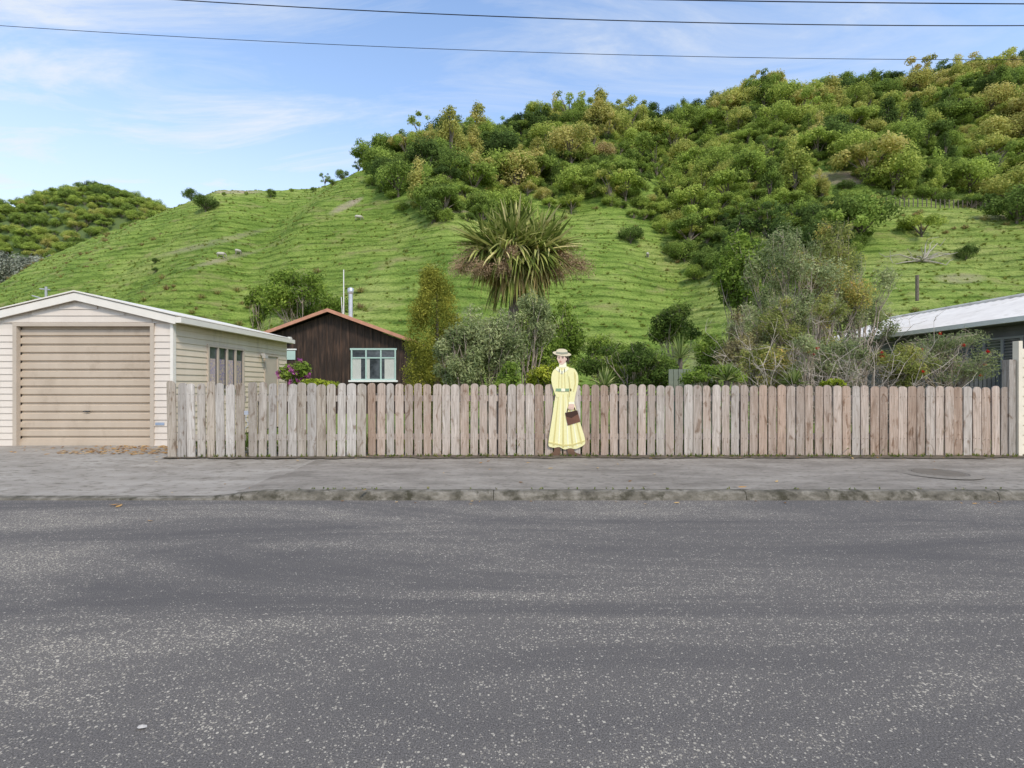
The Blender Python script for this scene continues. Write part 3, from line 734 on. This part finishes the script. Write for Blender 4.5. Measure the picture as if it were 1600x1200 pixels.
mb.obj('side_walls',[SIDE],parent=e)
mb=MB()
z=zb+.02; per=(dt-z)/14
prof=[]
for k in range(14):
    z0=z+k*per; prof+=[(D+.05,z0+.0),(D+.05,z0+per*.62),(D+.08,z0+per*.70),(D+.08,z0+per*.92)]
prof.append((D+.05,dt))
v=[(dl,y,z_) for y,z_ in prof]+[(dr_,y,z_) for y,z_ in prof]; n=len(prof)
mb.add(v,[(j,j+n,j+n+1,j+1) for j in range(n-1)],0)
mb.box(dl,dr_,D+.03,D+.049,zb-.01,zb+.06,0)
mb.obj('roller_door',[DOOR],parent=e)
mb=MB(); hx,hz_=X(133,D),Z(643,D)
mb.tube([(hx-.06,D+.03,hz_),(hx+.06,D+.03,hz_)],.01,6); mb.tube([(hx,D+.05,hz_),(hx,D+.02,hz_)],.014,6)
mb.obj('door_handle',[flat('dark_steel',(.06,.06,.06),rough=.4)],parent=e)
mb=MB()
mb.box(dl-.07,dl,D-.03,D+.05,zb,dt+.0,0); mb.box(dr_,dr_+.07,D-.03,D+.05,zb,dt,0); mb.box(dl-.07,dr_+.07,D-.032,D+.05,dt+.001,dt+.06,0)
mb.obj('door_frame',[DT],parent=e)
mb=MB()
mb.box(xr-.03,xr+.025,D-.03,D-.001,zb,ze,0); mb.box(xr+.001,xr+.027,D,D+.05,zb,ze,0)
zp=za+.09; se=(za-ze)/((xr-xl)/2); ov=.1
for sg in(-1,1):
    x1=xa+sg*((xr-xl)/2+ov); z1=zp-se*((xr-xl)/2+ov)
    mb.prism([(xa,zp+.02),(x1,z1+.02),(x1,z1-.115),(xa,zp-.115)],D-.09,D-.06,0)
    mb.prism([(xa,zp+.035),(x1,z1+.035),(x1,z1-.0),(xa,zp-.0)],D-.058,YB+.1,0)
    mb.prism([(xa,zp+.06),(x1+sg*.03,z1+.055),(x1+sg*.03,z1+.037),(xa,zp+.037)],D-.11,YB+.12,0)
gx=xr+ov
zg=zp-se*((xr-xl)/2+ov)
mb.box(gx+.002,gx+.11,D-.09,YB+.1,zg-.09,zg+.01,0)
mb.obj('roof_and_trim',[TRIM],parent=e)
mb=MB(); mb.box(xr-.02,xr+.01,wy0,wy1,wz0,wz1,0)
mb.obj('window_glass',[GLASS],parent=e)
mb=MB(); F_=.045
for a in np.linspace(wy0,wy1,5): mb.box(xr+.0105,xr+.04,a-F_/2,a+F_/2,wz0,wz1,0)
mb.box(xr+.0105,xr+.042,wy0-.04,wy1+.04,wz1,wz1+.05,0); mb.box(xr+.0105,xr+.06,wy0-.04,wy1+.04,wz0-.04,wz0,0)
mb.obj('window_frame',[DT],parent=e)
mb=MB(); r=RS(6)
for k in range(4):
    a=wy0+.08+(wy1-wy0)/4*k; 
    mb.box(xr+.011,xr+.014,a,a+.18,wz0+.08,wz0+.62,k%2)
mb.obj('curtains',[pm('curtain_cloth',[(.3,(.35,.3,.42)),(.6,(.55,.42,.3)),(.8,(.6,.58,.6))],(3,8,8),3),pm('curtain_cloth_b',[(.3,(.5,.4,.26)),(.7,(.2,.17,.3))],(3,8,8),3)],parent=e)
mb=MB(); mb.box(xr-.02,xr+.012,ddy0,ddy1,zb,ddz,0); mb.box(xr+.013,xr+.04,ddy0-.05,ddy0,zb,ddz+.05,0); mb.box(xr+.013,xr+.04,ddy1,ddy1+.05,zb,ddz+.05,0)
mb.box(xr+.013,xr+.04,ddy0,ddy1,ddz,ddz+.05,0); mb.box(xr+.0125,xr+.05,ddy0+.06,ddy0+.1,1.0,1.12,0)
mb.obj('side_door',[DT],parent=e)
mb=MB(); mb.box(xr+.02,xr+.12,12.5,12.56,1.95,2.0,0); mb.box(xr+.08,xr+.16,12.46,12.6,1.88,1.95,0)
mb.obj('wall_lamp',[flat('grey_fitting',(.45,.42,.38))],parent=e)
mb=MB(); mb.box(X(244,D),X(258,D),D-.026,D-.019,Z(664,D),Z(660,D)); mb.obj('number_plate',[flat('plate_blue_grey',(.3,.36,.45))],parent=e)

# ---------------------------------------------------------------- dark timber house
DARK=pm('dark_stained_timber',[(.15,(.018,.012,.009)),(.5,(.042,.026,.018)),(.85,(.11,.062,.04))],(5,5,.6),2.2,7,rough=.75,bump=.3,bs=8)
RUST=flat('terracotta_trim',(.52,.25,.16),.15,rough=.7); TEAL=flat('teal_window_paint',(.42,.55,.48),.05,rough=.5); CURT=flat('white_curtain',(.66,.65,.58),.12,ns=12,scale=(6,6,.4)); WHITE=flat('white_paint',(.8,.78,.72),.05)
e=empty('timber_house'); D=20.0; xl,xr=X(398,D),X(634,D); xa=X(516,D); ze=Z(533,D); za=Z(490,D); YB=28
mb=MB()
mb.box(xl,xr,D,YB,.05,ze,0); mb.prism([(xl,ze),(xr,ze),(xa,za)],D,YB,0)
x=xl+.05
while x<xr:
    k=1-abs(x-xa)/((xr-xl)/2); zt=ze+(za-ze)*k
    if not(X(548,D)-.05<x<X(620,D)+.0): mb.box(x,x+.045,D-.025,D-.002,.1,zt,0)
    else:
        mb.box(x,x+.045,D-.025,D-.002,.1,Z(600,D),0); mb.box(x,x+.045,D-.025,D-.002,Z(543,D),zt,0)
    x+=.3
mb.obj('walls',[DARK],parent=e)
mb=MB(); sl=(za-ze)/((xr-xl)/2)
for sg in(-1,1):
    x1=xa+sg*((xr-xl)/2+.28); z1=za+.12-sl*((xr-xl)/2+.28)
    mb.prism([(xa,za+.16),(x1,z1+.04),(x1,z1-.09),(xa,za+.03)],D-.34,D-.3,0)
    mb.prism([(xa,za+.13),(x1,z1+.01),(x1,z1-.04),(xa,za+.08)],D-.298,YB+.2,1)
    for yy in np.arange(D-.3,YB,.3):
        mb.prism([(xa,za+.165),(x1,z1+.045),(x1,z1+.012),(xa,za+.132)],yy,yy+.24,0)
mb.obj('roof',[RUST,DARK],parent=e)
wx0,wx1,wz0,wz1=X(550,D),X(618,D),Z(594,D),Z(547,D)
mb=MB(); mb.box(wx0,wx1,D-.02,D-.003,wz0,wz1,0)
mb.obj('window_glass',[GLASS],parent=e)
mb=MB()
th=.055; ws=[wx0,wx0+(wx1-wx0)*.33,wx0+(wx1-wx0)*.67,wx1]
for a in ws: mb.box(a-th/2,a+th/2,D-.06,D-.0205,wz0,wz1,0)
mb.box(wx0-.06,wx1+.06,D-.062,D-.0205,wz1,wz1+.07,0)
zt=wz0+(wz1-wz0)*.72
for a,b in zip(ws[:-1],ws[1:]): mb.box(a+th/2,b-th/2,D-.055,D-.0205,zt,zt+.05,0); mb.box(a+th/2,b-th/2,D-.055,D-.0205,wz0,wz0+.05,0)
mb.obj('window_frame',[TEAL],parent=e)
mb=MB(); mb.box(wx0-.1,wx1+.1,D-.14,D-.0205,wz0-.07,wz0-.002,0)
mb.obj('window_sill',[WHITE],parent=e)
mb=MB()
for a,b in((wx0+.03,wx0+.36),(wx1-.42,wx1-.03),(ws[1]+.02,ws[1]+.13)):
    k=a
    while k<b: mb.add([(k,D-.0215,wz0+.05),(k+.03,D-.03,wz0+.05),(k+.03,D-.03,zt),(k,D-.0215,zt)],[(0,1,2,3)],0); k+=.03
mb.obj('curtains',[CURT],parent=e)
mb=MB(); mb.box(X(447,D),X(462,D),D-.035,D-.03,Z(562,D),Z(548,D),1); mb.box(X(445,D),X(464,D),D-.05,D-.036,Z(547,D),Z(545,D),0); mb.box(X(453,D),X(457,D),D-.2,D-.05,Z(532,D),Z(527,D),0)
mb.obj('small_window_and_lamp',[WHITE,TEAL],parent=e)
mb=MB(); fx=X(548,22)
mb.tube([(fx,22,3.2),(fx,22,5.2)],.09,12); mb.tube([(fx,22,5.1),(fx,22,5.18),(fx,22,5.35),(fx,22,5.4)],[.09,.13,.13,.03],12)
mb.obj('chimney_flue',[flat('flue_steel',(.6,.6,.6),metal=.6,rough=.4)],parent=e,smooth=True)
mb=MB(); ax=X(537,21.5); mb.tube([(ax,21.5,3.3),(ax,21.5,6.05)],.022,5); mb.tube([(ax,21.5,3.3),(ax-.1,21.5,4.9)],.015,5)
mb.obj('antenna_mast',[WHITE],parent=e)

# ---------------------------------------------------------------- right-hand house
e=empty('grey_house'); 
WALL=pm('grey_blue_weatherboard',[(.2,(.13,.13,.13)),(.8,(.19,.19,.19))],ns=2,rough=.7); ROOF=pm('painted_iron_roof',[(.2,(.66,.61,.55)),(.8,(.78,.73,.66))],ns=1.5,rough=.8,spec=.05,dirt=((.5,.45,.38),(1,1,1),2,.55,.75))
x0=11.6;x1=17.6;y0=8.9;y1=19.3;ze=2.72;xm=14.5;zr=3.75
mb=MB(); mb.box(x0,x1,y0,y1,.05,ze,0); mb.prism([(x0,ze),(x1,ze),(xm,zr-.1)],y0,y1,0)
z=.1
while z<ze-.02: lapy(mb,y0,y1,x0,z,.15,0,-1); lapx(mb,x0,x1,y0,z,.15,0); z+=.15
mb.obj('walls',[WALL],parent=e)
mb=MB(); ny_=170; yy=np.linspace(y0-.3,y1+.3,ny_); wv=.012*np.sin(np.arange(ny_)*np.pi/2)
v=[];
for k in range(ny_): v+=[(x0-.35,yy[k],ze+.0+wv[k]),(xm,yy[k],zr+wv[k]),(x1+.35,yy[k],ze+wv[k])]
q=[];
for k in range(ny_-1): q+=[(3*k,3*k+1,3*k+4,3*k+3),(3*k+1,3*k+2,3*k+5,3*k+4)]
mb.addq(v,q,0); mb.tube([(xm,y0-.3,zr+.02),(xm,y1+.3,zr+.02)],.06,8,0)
mb.obj('roof',[ROOF],parent=e)
mb=MB(); mb.box(x0-.47,x0-.352,y0-.3,y1+.3,ze-.09,ze+.02,0); mb.box(x0-.35,x0-.01,y0-.3,y1+.3,ze-.11,ze-.09,1)
mb.obj('gutter_and_soffit',[WHITE,WALL],parent=e)
mb=MB()
for (a,b) in((11.6,13.0),(14.3,16.0),(17,18.2)):
    mb.box(x0-.03,x0-.019,a,b,1.1,2.3,0)
    for c_ in np.linspace(a,b,4): mb.box(x0-.06,x0-.031,c_-.03,c_+.03,1.1,2.3,1)
    for zz in(1.05,2.3): mb.box(x0-.07,x0-.031,a-.05,b+.05,zz,zz+.05,1)
    for zz in np.arange(1.15,2.28,.07): mb.box(x0-.04,x0-.0305,a+.04,b-.04,zz,zz+.012,1)
mb.obj('windows',[GLASS,flat('grey_window_paint',(.3,.3,.3),.05)],parent=e)
mb=MB()
for k in range(34):
    xx=X(1380,11.2)+k*.095; mb.box(xx,xx+.075,11.2,11.22,.1,1.55+.02*(k%2),0,.2)
mb.obj('dark_paling_fence',[flat('dark_palings',(.09,.095,.095),.2)])
mb=MB(); 
for k in range(9):
    xx=X(1045,10.4)+k*.1; mb.box(xx,xx+.09,10.4,10.42,.1,1.55,0,random.random())
mb.obj('board_screen',[flat('green_grey_boards',(.2,.22,.16),.15)])

# ---------------------------------------------------------------- garden vegetation
K_=1.6
LM={
 'olive':leafmat('olive_leaves',[(0,(.07,.085,.014)),(.5,(.17,.19,.035)),(1,(.36,.35,.07))],k=1.65),
 'grey':leafmat('grey_green_leaves',[(0,(.08,.11,.045)),(.5,(.18,.225,.10)),(1,(.33,.37,.19))],k=K_),
 'dark':leafmat('dark_leaves',[(0,(.028,.048,.014)),(.5,(.07,.115,.026)),(1,(.15,.21,.045))],k=K_),
 'green':leafmat('green_leaves',[(0,(.055,.09,.018)),(.5,(.13,.2,.035)),(1,(.25,.33,.07))],k=K_),
 'lime':leafmat('lime_leaves',[(0,(.12,.17,.02)),(.5,(.25,.32,.035)),(1,(.42,.45,.07))],k=1.3),
 'brown':leafmat('bronze_leaves',[(0,(.11,.09,.05)),(.5,(.21,.2,.09)),(1,(.34,.33,.16))],k=K_),
 'yell':leafmat('yellowing_leaves',[(0,(.10,.13,.035)),(.6,(.24,.27,.08)),(.85,(.38,.34,.10)),(1,(.5,.35,.12))],k=1.5),
 'pink':leafmat('magenta_flowers',[(0,(.36,.07,.3)),(1,(.7,.3,.6))]),
 'red':leafmat('red_flowers',[(0,(.5,.03,.03)),(1,(.8,.08,.05))]),
}
TW=flat('twig_bark',(.36,.29,.22),.3,ns=8)
def shrub(name,px,py,w,h,d,n,size,mat,seed,nl=16,asp=.45,lob=.34,shell=.6,tw=8,shape=1.0,dy=.8,droop=0,flower=None,trunk=True,base=None):
    r=RS(seed); cx=X(px,d); cz=Z(py,d); rx=w*d/1600; rz=h*d/1600; ry=min(rx*dy,1.6 if d<18 else rx)
    lobes=[]
    for k in range(nl):
        u=unit(r,1)[0]*r.rand()**.33
        s=lob*(.6+.7*r.rand()); tz=u[2]
        wk=1-.35*max(0,tz)*shape
        lobes.append((cx+u[0]*rx*(1-s*.8)*wk,d+u[1]*ry*(1-s*.8),cz+u[2]*rz*(1-s*.8),rx*s,ry*s,min(rx*1.2,rz)*s))
    mb=MB(); leaves(mb,lobes,n,size,asp,r,0,shell,.35,.7,tvar=.55,droop=droop)
    b0=(cx,d,.05 if base is None else base)
    rt=.015+.014*rx
    if trunk:
        for l in lobes:
            mid=np.array([cx+(l[0]-cx)*.25+r.normal()*.04,d+(l[1]-d)*.25,b0[2]+(l[2]-b0[2])*.55])
            branch(mb,b0,mid,rt,rt*.6,r,1,4,.04,5)
            p=branch(mb,mid,l[:3],rt*.6,rt*.2,r,1,5,.08,5)
            for t in range(tw):
                u=unit(r,1)[0]; e_=(l[0]+u[0]*l[3]*1.05,l[1]+u[1]*l[4],l[2]+abs(u[2])*l[5]*1.1)
                branch(mb,p[r.randint(2,5)],e_,rt*.2,.002,r,1,4,.1,3)
    mats=[LM[mat],TW]
    if flower:
        fm,nf,fs,cl=flower; mats.append(LM[fm])
        for k in range(cl):
            l=lobes[r.randint(len(lobes))]; u=unit(r,1)[0]; u[1]=-abs(u[1])*.8
            c=(l[0]+u[0]*l[3],l[1]+u[1]*l[4],l[2]+u[2]*l[5])
            leaves(mb,[(c[0],c[1],c[2],fs,fs,fs)],nf,fs*.7,.5,r,2,.8,0,.5)
    return mb.obj(name,mats)

# tall clipped conifer
r=RS(77); mb=MB(); lobes=[]; d=11.6
for k in range(170):
    h=r.rand(); zc=.3+h*3.4; w=.72*(1-.6*max(0,h-.55)**1.4/ .45**1.4)
    a=r.rand()*6.28; rr=w*(.6+.32*r.rand()); s=.13+.1*r.rand()
    lobes.append((X(683,d)+rr*math.cos(a),d+rr*math.sin(a),zc,s,s,s*1.5))
lobes.append((X(683,d),d,1.9,.5,.5,1.6))
leaves(mb,lobes,62000,.046,.4,r,0,.7,.5,.5,tvar=.55,droop=-1.0)
mb.tube([(X(683,d),d,0),(X(683,d),d,3.3)],[.09,.02],7,1)
mb.obj('conifer_tree',[LM['olive'],BARK])

# cabbage tree
r=RS(31); mb=MB(); d=13.0; cx=X(808,d); cz=Z(388,d)
def blade(o0,dr,l,w,g,m,t):
    k=6; pts=[np.array(o0)]; dv=np.array(dr); 
    for j in range(k-1):
        dv=dv+np.array([0,0,-g]); dv/=np.linalg.norm(dv); pts.append(pts[-1]+dv*l/(k-1))
    pts=np.array(pts); side=np.cross(dr,(0.01,0,1.0)); side/=np.linalg.norm(side)+1e-9
    nrm=np.cross(side,dr)
    ws=np.array([.5,.9,1,.85,.5,.03])*w/2
    tw=r.uniform(-.8,.8); sd=side*math.cos(tw)+nrm*math.sin(tw)
    v=np.empty((2*k,3)); v[0::2]=pts-sd*ws[:,None]; v[1::2]=pts+sd*ws[:,None]
    mb.addq(v,[(2*j,2*j+1,2*j+3,2*j+2) for j in range(k-1)],m,t)
heads=[(0,0,.35),(-.45,.1,.15),(.5,-.1,.15),(-.15,-.35,.05),(.25,.35,.2),(.1,-.3,-.2),(-.8,-.1,.0),(.85,.1,.0),(-.4,-.35,-.25),(.5,-.35,-.2)]
for hI,hd in enumerate(heads):
    o0=(cx+hd[0],d+hd[1],cz+hd[2])
    for k in range(145):
        a=r.rand()*6.28; el=math.asin(r.uniform(-.65,1)); 
        dr=np.array([math.cos(a)*math.cos(el),math.sin(a)*math.cos(el),math.sin(el)])
        dr+=np.array([hd[0],hd[1],0])*.35; dr/=np.linalg.norm(dr)
        blade(o0,dr,r.uniform(.8,1.2),r.uniform(.05,.08),.09+.12*(el<.3),0,r.rand())
    for k in range(45):
        a=r.rand()*6.28; el=r.uniform(-1.3,-.35); dr=np.array([math.cos(a)*math.cos(el),math.sin(a)*math.cos(el),math.sin(el)])
        blade((o0[0],o0[1],o0[2]-.15),dr,r.uniform(.7,1.2),.045,.25,1,r.rand())
    mb.tube([(cx+hd[0],d+hd[1],cz+hd[2]),(cx+hd[0]*.6,d+hd[1]*.6,cz-.6+hd[2]*.4),(cx,d,cz-1.1)],[.05,.06,.08],7,2)
for k in range(150):
    a=r.rand()*6.28; blade((cx+.3*math.cos(a),d+.3*math.sin(a),cz-.55),np.array([math.cos(a)*.7,math.sin(a)*.7,-.5]),r.uniform(.8,1.3),.055,.3,1 if r.rand()<.35 else 0,r.rand())
for (ppx,ppy,rr_) in [(736,404,.42),(720,420,.3),(752,428,.3),(886,404,.40),(906,420,.34),(872,428,.3),(800,405,.22),(786,428,.28)]:
    c=(X(ppx,d),d-.85+.5*(abs(ppx-810)>60),Z(ppy,d)); 
    for k in range(46):
        u=unit(r,1)[0]; u[2]=u[2]*.8-.35; e_=np.array(c)+u*rr_*r.uniform(.7,1.15); s0=np.array([c[0]*.75+cx*.25,c[1]*.8+d*.2,c[2]+.1])
        pts=branch(mb,s0,e_,.008,.003,r,3,4,.08,3)
    leaves(mb,[(c[0],c[1],c[2]-.05,rr_,rr_,rr_*.85)],1200,.038,.4,r,3,1.0,0,.2)
tx=X(797,d); mb.tube([(tx,d,0),(tx+.03,d,1.2),(tx-.02,d,2.3),(cx-.02,d,cz-1.1),(cx,d,cz-.9)],[.2,.16,.14,.13,.1],10,2)
mb.obj('cabbage_tree',[leafmat('cabbage_leaves',[(0,(.06,.09,.02)),(.45,(.17,.22,.05)),(.8,(.33,.36,.12)),(1,(.55,.5,.24))],trans=.3,k=1.35),
  leafmat('dead_cabbage_leaves',[(0,(.18,.14,.06)),(.5,(.38,.31,.14)),(1,(.55,.5,.2))]),BARK,leafmat('dry_panicles',[(0,(.26,.19,.12)),(.6,(.46,.35,.22)),(1,(.62,.5,.33))],trans=.1)])

G=shrub
G('gum_shrub',762,545,140,170,10.4,15000,.08,'grey',101,28,.28,.3,.7,droop=.5)
G('gum_shrub',825,500,95,110,11.0,7000,.08,'grey',102,14,.28,.34,.7,droop=.5)
G('gum_shrub',715,560,90,120,10.0,6500,.075,'grey',103,14,.3,.34)
G('dark_shrub',878,520,100,110,14.5,9000,.085,'green',104,18)
G('dark_shrub',840,545,110,100,13.0,8000,.085,'green',105,16)
G('leafy_shrub',852,582,80,60,10.2,5000,.065,'lime',106,12)
G('leafy_shrub',792,588,60,50,9.4,2500,.06,'green',107,8)
G('evergreen_shrub',985,575,170,90,11.4,15000,.06,'dark',108,26,.5,.26)
G('evergreen_shrub',945,560,120,80,13,9000,.065,'green',109,18)
G('evergreen_shrub',1055,508,95,80,20,9000,.11,'dark',110,18)
G('evergreen_shrub',1030,580,90,60,13,5000,.07,'green',111,10)
G('bronze_shrub',1150,545,100,150,12,6500,.07,'brown',112,18,.35,.3,.8,14)
G('bronze_shrub',1112,560,80,90,13,5000,.07,'green',113,12)
G('garden_tree',1230,460,190,230,13.5,17000,.085,'grey',114,34,.35,.2,.85,8)
G('garden_tree',1290,430,170,190,14.5,14000,.085,'yell',115,30,.35,.22,.85,8)
G('garden_tree',1165,430,110,150,18,9000,.13,'green',116,20,.5,.28)
G('garden_tree',1345,480,150,190,15,11000,.085,'grey',117,28,.35,.22,.85,12)
G('garden_tree',1200,530,190,150,12.6,12000,.07,'grey',131,30,.35,.22,.85,8)
G('garden_tree',1255,515,170,130,11.8,9000,.065,'yell',132,28,.35,.2,.85,10)
G('leafy_shrub',1200,580,130,100,10.6,7500,.065,'yell',118,18,.35,.28,.8,10)
G('leafy_shrub',1300,565,160,120,10.4,8500,.065,'grey',119,22,.3,.24,.8,10)
G('leafy_shrub',1298,599,50,22,8.9,1500,.05,'lime',120,6,.5,.4)
G('bottlebrush_shrub',1480,558,170,100,10.2,9500,.065,'grey',121,24,.2,.26,.8,14,flower=('red',70,.032,9))
G('bottlebrush_shrub',1400,572,120,90,10.0,6500,.065,'yell',122,16,.25,.3,.8,8,flower=('red',70,.03,5))
G('bottlebrush_shrub',1265,540,60,50,9.8,1200,.07,'grey',123,6,.25,.4,.8,8,flower=('red',60,.03,4))
G('rhododendron',463,582,62,52,11.5,4000,.07,'green',124,10,.5,.36,flower=('pink',60,.075,30))
G('leafy_shrub',500,598,60,26,11,2000,.06,'lime',125,8,.5,.4)
G('broadleaf_tree',470,468,170,120,31,14000,.18,'green',126,26,.5,.25)
G('broadleaf_tree',408,478,60,80,33,4500,.18,'green',127,10,.5,.33)
G('low_hedge_shrub',1120,588,110,50,9.8,5000,.055,'green',128,12,.5,.3)
# spiky flax
r=RS(55); mb=MB()
for (a,b,dd,l) in [(1063,560,12,.62),(945,605,9.2,.4),(1240,600,9.4,.35),(1135,595,9.5,.4)]:
    o0=P(a,b,dd)
    for k in range(70):
        an=r.rand()*6.28; el=r.uniform(.1,1.5); blade(o0,np.array([math.cos(an)*math.cos(el),math.sin(an)*math.cos(el),math.sin(el)]),l*r.uniform(.7,1.1),.03,.08,0,r.rand())
    mb.tube([(o0[0],o0[1],0),(o0[0],o0[1],o0[2])],.05,6,1)
mb.obj('flax_plants',[leafmat('flax_leaves',[(0,(.08,.13,.03)),(.6,(.2,.27,.08)),(1,(.4,.42,.2))],k=1.3),BARK])
# bare twiggy shrub
r=RS(66); mb=MB()
for k in range(190):
    dd=9.4+r.rand()*1.4; bx=X(1310+r.normal()*55,dd); a=r.uniform(-1.3,1.3); l=.8+1.2*r.rand()
    p=branch(mb,(bx,dd,.5),(bx+l*math.sin(a),dd+r.normal()*.3,.5+l*math.cos(a)),.010,.003,r,0,7,.13,4)
    for q_ in range(6):
        j=r.randint(3,7); u=unit(r,1)[0]; u[2]=abs(u[2])*.7; branch(mb,p[j],p[j]+u*.35,.004,.0015,r,0,4,.15,3)
mb.obj('bare_shrub',[flat('bare_twigs',(.5,.42,.33),.25,ns=6)])

mb=MB()
mb.tube([P(1433,470,40),P(1433,430,40)],.12,8); mb.obj('wooden_post',[BARK])
mb=MB(); p=P(72,470,24); q=P(72,448,24); mb.tube([p,q],.05,6); mb.tube([(q[0]-.3,24,q[2]-.1),(q[0]+.2,24,q[2]-.15)],.03,5); mb.tube([P(50,462,24),P(72,468,24)],.03,5)
mb.obj('aerial_post',[flat('grey_metal',(.4,.4,.4))])

# overhead wires
WIRE=flat('wire_black',(.02,.02,.025))
for nm,pts_,d,rad in [('power_line',[(280,0),(1000,33),(1600,40)],9.0,.008),('power_line',[(0,40),(700,77),(1450,93)],11.5,.006),('power_line',[(1010,-1),(1300,3.5),(1600,6)],9.6,.010)]:
    c=np.polyfit([p[0] for p in pts_],[p[1] for p in pts_],2); pxs=np.linspace(-900,2300,90)
    mb=MB(); mb.tube([P(a,float(np.polyval(c,a)),d) for a in pxs],rad,6); mb.obj(nm,[WIRE])

# ---------------------------------------------------------------- sky + sun
sun_dir=Vector((0.45,-0.75,0.95)).normalized()
el=math.asin(sun_dir.z); az=math.atan2(sun_dir.x,sun_dir.y)
w=bpy.data.worlds.new('World'); scene.world=w; w.use_nodes=True; N=w.node_tree.nodes; L=w.node_tree.links; N.clear()
out=N.new('ShaderNodeOutputWorld'); bg=N.new('ShaderNodeBackground'); bg.inputs[1].default_value=0.145
sk=N.new('ShaderNodeTexSky'); sk.sky_type='NISHITA'; sk.sun_disc=False; sk.sun_elevation=el; sk.sun_rotation=az; sk.air_density=1.0; sk.dust_density=0.4; sk.ozone_density=1.5
tc=N.new('ShaderNodeTexCoord'); sep=N.new('ShaderNodeSeparateXYZ'); L.new(tc.outputs['Generated'],sep.inputs[0])
zz=math_(N,L,'MAXIMUM',math_(N,L,'ADD',sep.outputs[2],.12),.05)
cb=N.new('ShaderNodeCombineXYZ'); L.new(math_(N,L,'DIVIDE',sep.outputs[0],zz),cb.inputs[0]); L.new(math_(N,L,'DIVIDE',sep.outputs[1],zz),cb.inputs[1])
mp=N.new('ShaderNodeMapping'); mp.inputs['Rotation'].default_value=(0,0,.25); mp.inputs['Location'].default_value=(1.3,4.2,0); mp.inputs['Scale'].default_value=(.8,1.9,1); L.new(cb.outputs[0],mp.inputs[0])
n1=noise(N,L,mp.outputs[0],1.4,11,.64,1.2); n2=noise(N,L,cb.outputs[0],.7,3,.5)
cl=math_(N,L,'MULTIPLY',n1,math_(N,L,'ADD',n2,.5))
# a little more cirrus toward the west
lf=math_(N,L,'MULTIPLY',sep.outputs[0],-.10); cl=math_(N,L,'ADD',cl,lf)
cr=ramp(N,[(.40,(0,0,0)),(.54,(.28,.28,.28)),(.70,(.8,.8,.8))]); L.new(cl,cr.inputs[0])
hzr=ramp(N,[(0.0,(.85,.85,.85)),(.28,(.5,.5,.5)),(.46,(0.08,.08,.08)),(.65,(0,0,0))]); L.new(sep.outputs[2],hzr.inputs[0])
fac=math_(N,L,'MAXIMUM',cr.outputs[0],hzr.outputs[0])
hs=N.new('ShaderNodeHueSaturation'); hs.inputs['Saturation'].default_value=1.0; hs.inputs['Value'].default_value=2.15; L.new(sk.outputs[0],hs.inputs['Color'])
c=mixc(N,L,fac,hs.outputs[0],(5.9,6.2,6.6)); L.new(c,bg.inputs[0]); L.new(bg.outputs[0],out.inputs[0])
ld=bpy.data.lights.new('sun','SUN'); ld.energy=2.7; ld.angle=math.radians(10); ld.color=(1,.92,.80)
lo=bpy.data.objects.new('sun',ld); scene.collection.objects.link(lo); lo.rotation_euler=sun_dir.to_track_quat('Z','Y').to_euler()

cam=bpy.data.cameras.new('camera'); cam.lens=18; cam.sensor_width=36; cam.clip_end=5000; cam.clip_start=.05
co=bpy.data.objects.new('camera',cam); scene.collection.objects.link(co); co.location=(0,0,CH); co.rotation_euler=(math.radians(90),0,0)
scene.camera=co
scene.view_settings.view_transform='Standard'; scene.view_settings.look='None'; scene.view_settings.exposure=0
